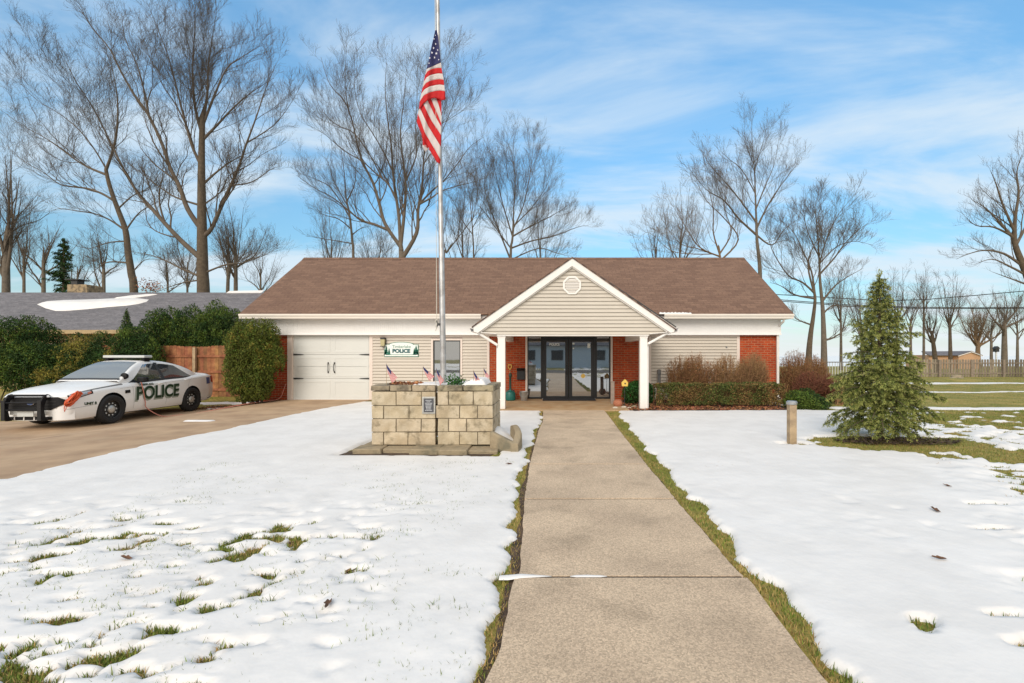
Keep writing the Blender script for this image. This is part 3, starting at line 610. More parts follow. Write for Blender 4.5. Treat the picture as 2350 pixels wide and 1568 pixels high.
mb = MB(); mb.box(gx0-.01, gx1+.01, YW+.0, YW+.14, zt-.0, zt+.08); mb.box(gx0, gx1, YW-.05, YW+.06, -.02, .014); bb(mb, 'door_frame', 'pink_trim', loose=True)
# window
w0, w1, z0, z1 = X(990), X(1061.5), .55, hz(777); fw = .065
win = bb(MB().box(w0, w0+fw, YW-.045, YW+.05, z0, z1).box(w1-fw, w1, YW-.045, YW+.05, z0, z1).box(w0+fw, w1-fw, YW-.045, YW+.05, z1-fw, z1).box(w0+fw, w1-fw, YW-.045, YW+.05, z0, z0+fw), 'window', 'pink_trim', bevel=.005)
bb(MB().box(w0+fw, w0+fw+.035, YW-.01, YW+.03, z0+fw, z1-fw).box(w1-fw-.035, w1-fw, YW-.01, YW+.03, z0+fw, z1-fw).box(w0+fw+.035, w1-fw-.035, YW-.01, YW+.03, z1-fw-.035, z1-fw), 'window_frame', 'car_trim', win)
bb(MB().box(w0+fw+.035, w1-fw-.035, YW+.012, YW+.02, z0+fw, z1-fw-.035), 'pane', 'window_glass', win)
# glazed entrance
ez = 2.125; mb = MB(); y0, y1 = YW-.02, YW+.05; e = lambda p: X(p)
for a, b_ in ((1210.5, 1213), (1241, 1246), (1364, 1370), (1397.5, 1401)): mb.box(e(a), e(b_), y0, y1, .04, ez)
mb.box(e(1213), e(1241), y0, y1, ez-.05, ez); mb.box(e(1246), e(1364), y0, y1, ez-.09, ez); mb.box(e(1370), e(1397.5), y0, y1, ez-.05, ez)
mb.box(e(1213), e(1241), y0, y1, .04, .10); mb.box(e(1370), e(1397.5), y0, y1, .04, .10)
ent = bb(mb, 'entrance_frame', 'black_metal', bevel=.003)
for a, b_ in ((1213, 1241), (1370, 1397.5)): bb(MB().box(e(a), e(b_), YW+.012, YW+.02, .10, ez-.05), 'sidelight', 'door_glass', ent)
for side, a, b_ in ((0, 1246.3, 1304.6), (1, 1305.4, 1363.7)):
    x0, x1 = e(a), e(b_); st = .112; mb = MB(); zt_ = ez-.095; g0, g1 = hz(909), hz(785)
    mb.box(x0, x0+st, YW-.04, YW+.01, .05, zt_); mb.box(x1-st, x1, YW-.04, YW+.01, .05, zt_); mb.box(x0+st, x1-st, YW-.04, YW+.01, .05, g0); mb.box(x0+st, x1-st, YW-.04, YW+.01, g1, zt_)
    d = bb(mb, 'glass_door', 'black_metal', bevel=.003)
    bb(MB().box(x0+st, x1-st, YW-.02, YW-.012, g0, g1), 'door_pane', 'door_glass', d)
    hx = x1-st*.5 if side == 0 else x0+st*.5
    bb(MB().tube([(hx, YW-.04, 1.18), (hx, YW-.09, 1.16), (hx, YW-.09, .84), (hx, YW-.04, .82)], .011, 8), 'door_handle', 'black_metal', d, smooth=True)
    bb(MB().box(x0+.1, x1-.05, YW-.075, YW-.041, zt_-.09, zt_-.03), 'door_closer', 'black_metal', d, bevel=.006)
    if side == 0:
        v, f = textmesh('POLICE', .105, .004); m_ = MB().add([(p[0]+(x0+x1)/2-.04, YW-.0235, p[1]+g1-.085) for p in v], f); bb(m_, 'door_lettering', 'sign_white', d)
    else:
        m_ = MB(); cx_ = e(1338); zc = hz(863); m_.lathe([(.0, -.003), (.072, -.003), (.072, .0)], (cx_, YW-.022, zc), 20, 'y'); bb(m_, 'round_decal', 'yellow_paint', d)
        m_ = MB().box(x1-st-.11, x1-st-.02, YW-.0245, YW-.021, g1-.20, g1-.05); m_.box(x0+st+.01, x0+st+.07, YW-.0245, YW-.021, g1-.09, g1-.03); m_.box(x0+st+.02, x0+st+.06, YW-.0245, YW-.021, g1-.24, g1-.19); bb(m_, 'paper_notice', 'sign_white', d, loose=True)
bb(MB().box(e(1244), e(1366), YW-.09, YW+.0, .037, .052), 'threshold', 'galvanised')
# porch: gable, rake boards, roof, columns
PY = 12.1; cxp = wx(1313, PY); xe0, xe1 = wx(1086, PY), wx(1549, PY); zp = hz(593, PY); zel, zer = hz(749, PY), hz(752, PY); ze = (zel+zer)/2; psl = (zp-ze)/(cxp-xe0)
mb = MB(); yb = 16.42
th = .03
for s, xe in ((-1, xe0-.03), (1, xe1+.03)):
    zz_ = zp-psl*abs(xe-cxp)
    mb.slab([(cxp, PY-.05, zp+.03), (xe, PY-.05, zz_+.03), (xe, yb, zz_+.03), (cxp, yb, zp+.03)][::(1 if s == -1 else -1)], (0, 0, -.032))
pr = bb(mb, 'porch_roof', brickmat('shingle_brown_side', (.215, .127, .084), (.158, .090, .060), (.09, .05, .037), .33, .145, .006, axes=(1, 0), bump=.8, var=.25, zs=1.2))
bb(MB().slab([(xe0-.02, PY-.046, ze-.02), (cxp, PY-.046, zp-.005), (cxp, PY-.046, zp+.027), (xe0-.02, PY-.046, ze+.01)], (0, .03, 0)).slab([(cxp, PY-.046, zp-.005), (xe1+.02, PY-.046, ze-.02), (xe1+.02, PY-.046, ze+.01), (cxp, PY-.046, zp+.027)], (0, .03, 0)), 'drip_edge', 'dark_iron', pr, loose=True)
rb = .205; mb = MB()                                # rake boards
for s, xe in ((-1, xe0), (1, xe1)):
    P_ = [(xe, ze), (cxp, zp), (cxp, zp-rb), (xe+s*(-.12), ze-rb+.045), (xe+s*-.02, ze-.13)]
    if s == 1: P_ = P_[::-1]
    mb.prism(P_[::-1], 'y', PY-.02, PY+.03)
    Q = [(xe-s*.03, ze-.135), (cxp, zp-rb+.03), (cxp, zp-rb-.03), (xe-s*.13, ze-rb+.02)]
    if s == 1: Q = Q[::-1]
    mb.prism(Q[::-1], 'y', PY+.03, PY+.13)
bb(mb, 'rake_board', 'white_trim', bevel=.004, loose=True)
mb = MB(); yg = PY+.12; zb_ = hz(770.5, yg); c0, c1 = wx(1140, yg), wx(1489, yg)
def clip(z):
    a = cxp-(zp-.10-z)/psl; b_ = cxp+(zp-.10-z)/psl; lim0 = c0-(z-zb_)/.10*.45 if z < zb_+.12 else -9; lim1 = c1+(z-zb_)/.10*.45 if z < zb_+.12 else 9
    return max(a, lim0, xe0+.1), min(b_, lim1, xe1-.1)
siding(mb, 0, 1, zb_, zp-.2, yg, clip=clip, h=.1)
mb.add([(c0, yg+.005, zb_), (c1, yg+.005, zb_), (c1+.4, yg+.005, zb_+.12), (cxp, yg+.005, zp-.15), (c0-.4, yg+.005, zb_+.12)], [(0, 1, 2, 3, 4)])
bb(mb, 'gable_siding', 'gable_siding')
bb(MB().box(c0, c1, yg-.02, yg+.18, zb_-.012, zb_+.02).box(c0, c0+.19, yg+.18, YW, zb_-.09, 2.12).box(c1-.19, c1, yg+.18, YW, zb_-.09, 2.12).box(c0+.19, c1-.19, yg+.18, YW, 2.13, 2.15), 'porch_beam', 'white_trim', bevel=.004)
bb(MB().slab([(xe0, PY+.03, ze-.11), (c0, PY+.03, zb_+.05), (c0, YW-.15, zb_+.05), (xe0, YW-.15, ze-.11)], (0, 0, -.015)).slab([(c1, PY+.03, zb_+.05), (xe1, PY+.03, ze-.11), (xe1, YW-.15, ze-.11), (c1, YW-.15, zb_+.05)], (0, 0, -.015)), 'porch_soffit', 'white_trim', loose=True)
mb = MB(); gutter(mb, (xe0+.0, YW-.2, ze-.13), (xe0, PY-.03, ze-.13), .09, .10); gutter(mb, (xe1, PY-.03, ze-.13), (xe1, YW-.2, ze-.13), .09, .10); bb(mb, 'porch_gutter', 'white_trim', smooth=True, angle=30, loose=True)
# octagonal louvred vent
vz = hz(655.5, yg); vx_ = cxp; ro, ri = .262, .205; o8 = lambda r: [(vx_+r*math.cos(math.pi/8+k*math.pi/4), vz+r*math.sin(math.pi/8+k*math.pi/4)) for k in range(8)]
mb = MB(); a8, b8 = o8(ro), o8(ri)
for k in range(8):
    j = (k+1) % 8; mb.prism([a8[k], a8[j], b8[j], b8[k]][::-1], 'y', yg-.055, yg-.01)
vent = bb(mb, 'gable_vent', 'white_trim', bevel=.006)
mb = MB()
for i in range(1, 9):
    z = vz-.215+i*.042; hw = min(ri*math.cos(math.pi/8)*1.0, ri*math.cos(math.pi/8)+(ri*math.sin(math.pi/8)-abs(z-vz)))-.003
    mb.add([(vx_-hw, yg-.045, z), (vx_+hw, yg-.045, z), (vx_+hw, yg-.02, z+.036), (vx_-hw, yg-.02, z+.036)], [(0, 1, 2, 3)])
mb.prism(o8(ri)[::-1], 'y', yg-.016, yg-.012); bb(mb, 'louvre', 'white_trim', vent, loose=True)
for a, b_ in ((1142.5, 1159), (1469, 1486)):
    x0, x1 = wx(a, PY+.14), wx(b_, PY+.14); y0 = PY+.14
    mb = MB().box(x0, x1, y0, y0+.18, .036 if a < 1200 else -.02, zb_); mb.box(x0-.012, x1+.012, y0-.012, y0+.192, zb_-.06, zb_-.012); bb(mb, 'column', 'white_trim', bevel=.006)
for pts in (((1088, 757), (1094, 762), (1141, 792)), ((1546, 756), (1540, 760), (1488, 789))):
    P_ = [at(*p, PY+.12) for p in pts]; s = 1 if P_[-1].x < 0 else -1; P_.append(P_[-1]+Vector((0, .12, -.06))); P_.append(P_[-1]+Vector((0, .02, -1.7)))
    bb(MB().tube(P_, .036, 8), 'downspout', 'white_trim', smooth=True, angle=40)
# little floodlight fixing and cable stub on the right siding
bb(MB().box(X(1665), X(1668.5), YW-.03, YW, hz(799), hz(794)).box(X(1596), X(1598), YW-.02, YW, hz(793), hz(791)), 'cable_cover', 'seam_dark', loose=True)
# ------------------------------------------------------------------ things on and beside the walls
t = thing('wall_sign', 'white arched sign with green pines reading POLICE on the beige siding', 'sign', (X(922), YW, hz(802)))
def arch(w, h, rise, n=14): return [(-w/2, -h/2), (w/2, -h/2), (w/2, h/2-rise)]+[(w*.36*math.cos(math.pi*i/n), h/2-rise+rise*math.sin(math.pi*i/n)) for i in range(n+1)]+[(-w/2, h/2-rise)]
sw, sh = (961-883)/F*YW, 34/F*YW
MB().prism(arch(sw, sh, .085)[::-1], 'y', -.045, -.015).build('board_edge', 'sign_green', t)
MB().prism(arch(sw-.035, sh-.035, .08)[::-1], 'y', -.05, -.046).build('board_face', 'sign_white', t)
v, f = textmesh('POLICE', .165, .010); o = MB().add([(p[0]*1.08+.0, -.054, p[1]-.06) for p in v], f).build('lettering', 'sign_teal', t)
v, f = textmesh('Timberlake', .135, .0); MB().add([(p[0]*1.0+.01, -.054, p[1]+.085) for p in v], f).build('lettering', 'sign_green', t)
mb = MB()
for cx_, sc_ in ((-.49, 1.15), (-.40, .85), (-.53, .7), (.43, .85), (.49, 1.2), (.535, .7)):
    w_ = .07*sc_; h_ = .25*sc_; b0 = -.175
    for k in range(4):
        q = b0+h_*k*.22; mb.add([(cx_-w_*(1-k*.2), -.0535, q), (cx_+w_*(1-k*.2), -.0535, q), (cx_, -.0535, q+h_*.42)], [(0, 1, 2)])
mb.box(-sw/2+.06, sw/2-.06, -.0525, -.0505, -.185, -.170); mb.build('pine_emblem', 'sign_green', t)
t = thing('wall_lantern', 'small dark wall lantern on beige siding beside the garage door', 'lamp', (X(882), YW-.015, hz(786)))
MB().box(-.035, .075, -.03, 0, -.12, .13).build('back_plate', 'dark_iron', t, bevel=.004)
MB().prism([(-.08, .10), (.075, .10), (.06, .16), (-.06, .16)][::-1], 'y', -.16, -.03).box(-.075, .07, -.155, -.03, -.135, -.12).build('lamp_cap', 'dark_iron', t, bevel=.004, loose=True)
MB().prism([(-.062, -.12), (.05, -.12), (.062, .10), (-.072, .10)][::-1], 'y', -.145, -.035).build('lamp_glass', 'lamp_glass', t)
t = thing('wall_mailbox', 'small black mailbox on the brick left of the glass doors', 'mailbox', (X(1196), YW, hz(836*1.0+0)+.0)); 
zc = hz(1078/2.4125/1.634+950/1.634); t.location.z = zc-.12
MB().box(-.13, .13, -.12, 0, -.12, .18).build('box_body', 'black_metal', t, bevel=.01); MB().prism([(-.13, .17), (-.02, .26), (.0, .26), (.0, .17)], 'x', -.14, .14).build('lid', 'black_metal', t, bevel=.004)
def gp(px, py): q = G(px, py); return (q[0], q[1], .036)
t = thing('ashtray_bin', 'teal cigarette bin with a tall narrow neck at the brick wall', 'ash bin', (wx(1171, 14.55), 14.55, .036))
MB().lathe([(.13, 0), (.165, .02), (.17, .05), (.168, .22), (.15, .27), (.09, .30), (.05, .32), (.04, .35)], (0, 0, 0), 28).build('base', 'teal_plastic', t, smooth=True, angle=40)
MB().lathe([(.042, .34), (.038, .40), (.036, .74), (.05, .76), (.052, .84), (.03, .87)], (0, 0, 0), 20).build('neck', 'green_dark_metal', t, smooth=True, angle=40)
t = thing('snow_shovel', 'shovel with yellow D grip leaning on the brick', 'shovel', (wx(1172, 14.95), 14.95, .04))
MB().tube([(0, -.06, .05), (-.03, .05, .98)], .014, 8).build('shaft', 'wood_post', t, smooth=True)
MB().tube([(-.03, .05, .96), (-.085, .06, 1.05), (-.085, .07, 1.12), (.02, .07, 1.12), (.02, .06, 1.05), (-.03, .05, .96)], .015, 8).build('grip', 'yellow_paint', t, smooth=True)
mb = MB(); mb.grid([[(-.13+.26*j/6, -.07-.05*(1-i/5)+.02*abs(j-3)/3, .0+.30*i/5) for j in range(7)] for i in range(6)]); mb.build('blade', 'dark_iron', t, smooth=True)
t = thing('bucket', 'galvanised bucket standing by the left sidelight', 'bucket', (wx(1202.5, 14.5), 14.5, .036))
MB().lathe([(.10, 0), (.105, .01), (.135, .27), (.142, .28), (.142, .29), (.13, .29), (.10, .03)], n=28).build('pail', 'galvanised', t, smooth=True, angle=40)
MB().tube([(.14*math.cos(a), -.13-.02*math.sin(a), .27-.14*math.sin(a)) for a in np.linspace(0, math.pi, 12)], .004, 6).build('bail', 'galvanised', t)
t = thing('door_mat', 'black rubber door mat in front of the glass doors', 'mat', (wx(1306, 14.72), 14.72, .037)); o = MB().box(-.85, .85, -.30, .30, 0, .022).build('mat_pad', 'mat_black', t, bevel=.008)
t = thing('timber_post', 'short weathered grey timber post beside the right sidelight', 'post', (wx(1405.5, 13.6), 13.6, -.05)); MB().box(-.055, .055, -.05, .05, 0, .72).build('post', 'grey_post', t, bevel=.008); MB().box(-.06, .06, -.055, .055, .72, .75).build('post_cap', 'grey_post', t, bevel=.006)
t = thing('pot', 'round terracotta pot lying beside the grey timber post', 'pot', (wx(1418, 13.0), 13.0, 0)); MB().lathe([(.05, .0), (.10, .03), (.135, .09), (.13, .15), (.10, .19), (.105, .21), (.085, .21), (.07, .17)], n=24).build('pot_body', 'terracotta', t, smooth=True, angle=50)
def rock(x, y, r, label, m='pale_stone'):
    bm = bmesh.new(); bmesh.ops.create_icosphere(bm, subdivisions=3, radius=1); q = R.random()*9
    for v in bm.verts:
        k = 1+.35*float(vnoise(v.co.x*1.3+q, v.co.y*1.3+v.co.z*2, 1.2)); v.co = Vector((v.co.x*r*k*1.2, v.co.y*r*k, v.co.z*r*.7*k+r*.35))
    me = bpy.data.meshes.new('rock'); bm.to_mesh(me); bm.free(); me.materials.append(M[m]); me.polygons.foreach_set('use_smooth', [True]*len(me.polygons))
    o = bpy.data.objects.new('rock', me); C.objects.link(o); o.location = (x, y, float(terr(x, y))); tag(o, label, 'rock', 'stones along the bed beside the porch'); return o
rock(wx(1412, 12.5), 12.5, .065, 'pale stone in front of the terracotta pot'); rock(wx(1432, 12.65), 12.65, .07, 'round pale stone right of the terracotta pot'); rock(wx(1444, 12.5), 12.5, .055, 'small pale stone below the yellow garden ornament'); rock(wx(1455, 12.7), 12.7, .075, 'brownish stone beside the foot of the right porch column', 'stone_old')
t = thing('garden_stake', 'yellow birdhouse ornament on a thin stake before the dark green shrub', 'ornament', (wx(1434, 12.9), 12.9, 0))
MB().tube([(-.015, 0, 0), (-.005, 0, .45), (.0, 0, .62)], .008, 6).build('stake', 'dark_iron', t)
MB().prism([(-.085, .60), (.075, .60), (.09, .70), (.02, .79), (-.02, .79), (-.10, .70)][::-1], 'y', -.05, .03).build('house_body', 'yellow_paint', t, bevel=.006)
MB().lathe([(.0, -.058), (.022, -.058), (.022, -.05)], (0, 0, .68), 14, 'y').build('entry_hole', 'dark_iron', t)
t = thing('utility_riser', 'grey pipe standing against the right hand siding behind the hedge', 'pipe', (wx(1512.5, 14.85), 14.85, 0)); MB().lathe([(.05, 0), (.05, .85), (.062, .86), (.062, 1.0), (.03, 1.02)], n=16).build('pipe', 'seam_dark', t, smooth=True, angle=40)
# ------------------------------------------------------------------ stone planter, plaque, pole and flags
PF, PB, PL, PR_ = 7.07, 8.02, -2.84, -.955; zb0, zt0 = .08, 1.005
T = thing('stone_planter', 'square planter of tan limestone blocks split by a dark crack', 'planter', (-1.9, 7.5, 0)); TO = Vector((1.9, -7.5, 0))
def tb(mb, name, m, parent=None, **k):
    o = mb.build(name, m, T if parent is None else parent, **k)
    if parent is None: o.location = TO
    return o
def jb(mb, x0, x1, y0, y1, z0, z1, j=.007):
    r = lambda: R.uniform(-j, j)*.6
    mb.add([(x0+r(), y0+r(), z0+r()), (x1+r(), y0+r(), z0+r()), (x1, y1, z0), (x0, y1, z0), (x0+r(), y0+r(), z1+r()), (x1+r(), y0+r(), z1+r()), (x1, y1, z1), (x0, y1, z1)], [(0, 3, 2, 1), (4, 5, 6, 7), (0, 1, 5, 4), (1, 2, 6, 5), (2, 3, 7, 6), (3, 0, 4, 7)])
mb = MB(); zs = [zb0, .283, .489, .694, .915]; crack = wx(1001, PF); g = .006
for r_, (z0, z1) in enumerate(zip(zs[:-1], zs[1:])):
    xs_ = [PL]; x = PL+(.19 if r_ % 2 == 0 else .385)
    while x < crack-.08: xs_.append(x); x += .385+R.uniform(-.015, .015)
    xs_.append(crack-.012)
    for a, b_ in zip(xs_[:-1], xs_[1:]): jb(mb, a+g, b_-g, PF, PF+.12, z0+g, z1-g)
    cj = .014*math.sin(r_*2+.5); xs_ = [crack+.010+cj]; x = crack+(.19 if r_ in (1, 3) else .36)*1.0
    while x < PR_-.12: xs_.append(x); x += R.choice([.28, .385, .385])
    xs_.append(PR_)
    for a, b_ in zip(xs_[:-1], xs_[1:]): jb(mb, a+g, b_-g, PF+.004, PF+.12, z0+g+.004, z1-g+.004)
    for xx, sg in ((PR_, -1), (PL, 1)):              # side walls
        y = PF+.12; w_ = .12*0+.28 if r_ % 2 else .2
        while y < PB-.02:
            y2 = min(y+w_, PB); a, b_ = sorted((xx, xx+sg*.12)); jb(mb, a, b_, y+g, y2-g, z0+g, z1-g, .004); y = y2; w_ = .385
    for k in range(5): jb(mb, PL+.12+k*.33, PL+.12+(k+1)*.33-g, PB-.12, PB, z0+g, z1-g)
tb(mb, 'wall', 'stone', bevel=.006)
mb = MB().box(PL+.02, crack-.03, PF+.018, PF+.11, zb0, zs[-1]).box(crack+.03, PR_-.02, PF+.02, PF+.11, zb0, zs[-1]).box(PL+.02, PL+.1, PF+.11, PB-.02, zb0, zs[-1]).box(PR_-.1, PR_-.02, PF+.11, PB-.02, zb0, zs[-1]).box(PL+.1, PR_-.1, PB-.1, PB-.02, zb0, zs[-1]); tb(mb, 'mortar', 'mortar')
mb = MB(); xs_ = [PL-.012, PL+.29, PL+.63, crack-.012]; 
for a, b_ in zip(xs_[:-1], xs_[1:]): jb(mb, a+g, b_-g, PF-.012, PF+.16, zs[-1]+.004, zt0, .012)
xs_ = [crack+.012, crack+.42, PR_+.012]
for a, b_ in zip(xs_[:-1], xs_[1:]): jb(mb, a+g, b_-g, PF-.012, PF+.16, zs[-1]+.004, zt0, .012)
for xx0, xx1 in ((PR_-.15, PR_+.012), (PL-.012, PL+.15)):
    for y in (PF+.165, PF+.49, PF+.72): jb(mb, xx0, xx1, y, y+.22 if y > PF+.6 else y+(.31 if y < PF+.3 else .22), zs[-1]+.004, zt0, .01)
jb(mb, PL+.15, PR_-.15, PB-.14, PB, zs[-1]+.004, zt0)
tb(mb, 'cap', 'stone_cap', bevel=.012)
mb = MB(); n = 5                                   # broken footing
for i in range(n):
    a = -3.02+i*.434; fr = 6.74+.05*math.sin(i*1.7)+(.05 if i < 2 else 0)+.02*R.random(); h_ = .075+R.uniform(-.012, .012); jb(mb, a, a+.43, fr, PF+.05, -.03, h_, .02)
jb(mb, -3.02, PL, PF, PB, -.03, .06)
tb(mb, 'footing', 'stone_old', bevel=.015)
tb(MB().add([(-3.2, 6.74, .004), (-3.05, 6.66, .006), (-.95, 6.64, .006), (-.8, 7.1, .006), (-2.9, 7.6, .006), (-3.12, 7.1, .004)], [(0, 1, 2, 3, 4, 5)]), 'footing_soil', 'soil')
tb(MB().box(PL+.12, PR_-.12, PF+.12, PB-.12, .3, .93), 'planter_soil', 'soil')
# low curb wing at the right
mb = MB()
A, Bp = Vector((-1.0, 6.99, 0)), Vector((-.60, 6.80, 0))
nrm = Vector((.52, .86, 0))*.09
mb.add([A, Bp, Bp+nrm, A+nrm, A+Vector((0, 0, .31)), Bp+Vector((0, 0, .155)), Bp+nrm+Vector((0, 0, .155)), A+nrm+Vector((0, 0, .31))], [(0, 3, 2, 1), (4, 5, 6, 7), (0, 1, 5, 4), (1, 2, 6, 5), (2, 3, 7, 6), (3, 0, 4, 7)])
tb(mb, 'curb_wing', 'stone_old', bevel=.02)
mb = MB(); pr_ = [(-.60, 6.80, .16), (-.575, 6.95, .22), (-.565, 7.1, .29), (-.60, 7.26, .33), (-.64, 7.40, .35), (-.68, 7.48, .33)]; V = []
for x, y, h_ in pr_: V += [(x-.06, y+.0, 0), (x+.06, y, 0), (x+.055, y, h_*.93), (x+.02, y, h_), (x-.05, y, h_*.97)]
k = len(pr_); mb.add(V, [(i*5+j, i*5+(j+1) % 5, (i+1)*5+(j+1) % 5, (i+1)*5+j) for i in range(k-1) for j in range(5)]+[(4, 3, 2, 1, 0), tuple(range((k-1)*5, k*5))]); tb(mb, 'curb_end', 'stone_old', bevel=.012)
# snow lying in the planter and in the wing
def mound(x0, x1, y0, y1, zf, m='snow', n=40):
    P_ = []
    for i in range(n+1):
        y = y0+(y1-y0)*i/n; P_.append([(x0+(x1-x0)*j/n, y, zf(x0+(x1-x0)*j/n, y)) for j in range(n+1)])
    return MB().grid(P_)
def zf1(x, y):
    e = min(x-(PL+.14), PR_-.10-x, y-PF-.10, PB-.10-y); r = float(ss(-.02, .10, e))
    left = float(ss(PL+.45, PL+.62, x)); b_ = .90+.12*left*r+.015*float(fbm(x, y, 4, 5)); b_ += .075*math.exp(-((x+1.25)/.22)**2)*r+.02*math.exp(-((x+1.05)/.15)**2); b_ -= .10*math.exp(-(((x+1.62)/.16)**2+((y-7.35)/.2)**2)); return b_
tb(mound(PL+.12, PR_-.08, PF+.08, PB-.12, zf1), 'snow_layer', 'snow', smooth=True)
def zf2(x, y):
    t_ = float(ss(-.6, -.95, x)); q = (y-6.92)/1.2; return -.02+(.13+.12*t_)*float(ss(.0, .12, q))*(1-.85*float(ss(.55, 1.0, q)))+.02*float(fbm(x, y, 4, 8))+.07*t_*float(ss(.1, .5, q))*(1-float(ss(.6, 1, q)))
tb(mound(-.96, -.60, 6.95, 8.25, zf2), 'snow_bank', 'snow', smooth=True)
c = []; 
q = NR.uniform(0, 1, (150, 2)); cc = np.stack([PL+.2+q[:, 0]*.50, PF+.14+q[:, 1]*.3, .99+NR.uniform(0, .055, 150)], -1); V, Fq = leaves(cc, .06, .035); o = npmesh('leaf_heap', V, Fq, 'dead_leaf'); o.parent = T; o.location = TO
# plaque
px0, px1, pz0, pz1 = wx(1327.6-(-0), 1)*0+wx((890/3.133+1300)/1.634, PF), wx((1045/3.133+1300)/1.634, PF), hz((632/3.133+1350)/1.634, PF), hz((432/3.133+1350)/1.634, PF)
t = thing('plaque', 'dark engraved metal plaque on the front of the stone planter', 'plaque', ((px0+px1)/2, PF-.008, (pz0+pz1)/2)); hw, hh_ = (px1-px0)/2, (pz1-pz0)/2
MB().box(-hw, hw, -.012, 0, -hh_, hh_).build('plaque_frame', 'plaque_frame', t, bevel=.004); MB().box(-hw+.025, hw-.025, -.018, -.012, -hh_+.025, hh_-.025).build('plaque_face', 'plaque_face', t, bevel=.004)
mb = MB()
for i in range(8):
    z = hh_-.055-i*(2*hh_-.11)/7.0; w_ = (hw-.045)*R.uniform(.5, .98)
    x = -w_
    while x < w_: q = R.uniform(.008, .022); mb.box(x, min(x+q, w_), -.0195, -.0178, z-.007, z+.006); x += q+.005
mb.build('engraving', 'plaque_text', t)
# flagpole
t = thing('flagpole', 'tall grey metal flagpole rising out of the stone planter', 'flagpole', (wx(1018, 7.6), 7.6, .9))
top = (wx(1003.5, 7.6)-wx(1018, 7.6)); MB().tube([(0, 0, -.6), (0, 0, 0), (top*.45, 0, 3.0), (top*.46, 0, 3.02), (top*1.0, 0, 7.0), (top*1.25, 0, 9)], [.05, .049, .043, .039, .031, .025], 20).build('pole', 'pole_metal', t, smooth=True)
MB().lathe([(0, -.05), (.055, -.03), (.075, 0), (.055, .05), (0, .075)], (top*1.25, 0, 9.05), 18).build('ball_top', 'yellow_paint', t, smooth=True)
hx = wx(1006, 7.6)-wx(1018, 7.6)-.02; zc = hz(745, 7.6)-.9
MB().box(hx+.01, hx+.05, -.05, -.02, zc-.02, zc+.02).tube([(hx, -.045, zc+.07), (hx+.02, -.045, zc), (hx, -.045, zc-.07)], .010, 6).build('cleat', 'dark_iron', t)
ztop = hz(68, 7.6)-.9
mb = MB(); mb.tube([(hx, -.05, zc), (hx-.0, -.05, zc+1.2), (wx(1001, 7.6)-wx(1018, 7.6), -.045, ztop), (wx(999, 7.6)-wx(1018, 7.6), -.04, ztop+2.2)], .0035, 5); mb.tube([(hx+.01, -.05, zc), (top*.9-.04, -.04, 6.5)], .0028, 5)
mb.tube([(hx+.012*math.sin(a*3), -.055+.01*math.cos(a*2), zc+.10-.035*a) for a in np.linspace(0, 6, 24)], .006, 5); mb.build('halyard', 'rope', t)
# big flag, hanging limp in folds
def fz(x, y): return ((x/2.412+1500)/1.634, (y/2.412+50)/1.634)
FY = 7.6-.075
def relief(px, py):                                 # vertical folds of the hanging cloth
    u = (px-985)/33.0; return FY-.02-.035*math.sin(u*5.0+py*.012)-.03*math.cos(u*2.2)+.012*math.sin(u*11+py*.03)
class FL:
    def __init__(s): s.mb = MB(); s.dy = 0
    def strip(s, A_, B_, mi, n=26, m=4):
        def res(P_, t_):
            L_ = [0]
            for a, b_ in zip(P_[:-1], P_[1:]): L_.append(L_[-1]+math.dist(a, b_))
            d = t_*L_[-1]
            for i in range(len(P_)-1):
                if d <= L_[i+1]+1e-9:
                    k_ = (d-L_[i])/max(L_[i+1]-L_[i], 1e-9); return (P_[i][0]+(P_[i+1][0]-P_[i][0])*k_, P_[i][1]+(P_[i+1][1]-P_[i][1])*k_)
            return P_[-1]
        rows = []
        for i in range(n+1):
            a = res(A_, i/n); b_ = res(B_, i/n); row = []
            for j in range(m+1):
                q = (a[0]+(b_[0]-a[0])*j/m, a[1]+(b_[1]-a[1])*j/m); p = fz(*q); row.append(at(p[0], p[1], relief(*p)+s.dy))
            rows.append(row)
        s.mb.grid(rows, mi)
fl = FL()
can_b = [(240, 505), (258, 478), (285, 460), (320, 447), (345, 442), (370, 445)]
cl = [(318, 155), (300, 235), (275, 340), (258, 430), (240, 505)]; crr = [(334, 152), (348, 235), (358, 340), (364, 400), (370, 445)]
fl.strip(cl, crr, 2, 30, 12); 
curves = [can_b, [(226, 560), (250, 525), (280, 508), (320, 497), (350, 494), (376, 496)], [(213, 622), (240, 580), (275, 560), (320, 548), (350, 544), (384, 547)], [(203, 675), (230, 635), (270, 612), (320, 600), (355, 596), (394, 602)], [(192, 728), (222, 688), (265, 664), (320, 650), (360, 645), (400, 650)], [(178, 800), (215, 742), (262, 718), (320, 703), (365, 698), (408, 706)], [(170, 872), (212, 815), (258, 780), (310, 765), (350, 775), (372, 790), (412, 780)]]
for k in range(6): fl.strip(curves[k], curves[k+1], 1 if k % 2 == 0 else 0)
fl.dy = .035
lines = [[(372, 760), (374, 830), (375, 905)], [(322, 750), (352, 830), (375, 905)][:3], [(272, 755), (320, 870), (374, 985)], [(243, 775), (310, 915), (374, 1045)], [(202, 800), (285, 965), (373, 1120)], [(178, 850), (260, 1030), (371, 1190)], [(166, 880), (195, 1000), (268, 1130), (368, 1290)], [(160, 915), (185, 1040), (255, 1170), (364, 1335)], [(150, 985), (180, 1070), (240, 1210), (300, 1300), (362, 1362)]]
fl.strip([(320, 750), (345, 760), (372, 770)], [(322, 752), (350, 830), (376, 930)], 0, 10)
mi_ = [None, 1, 0, 1, 0, 1, 1, 0]
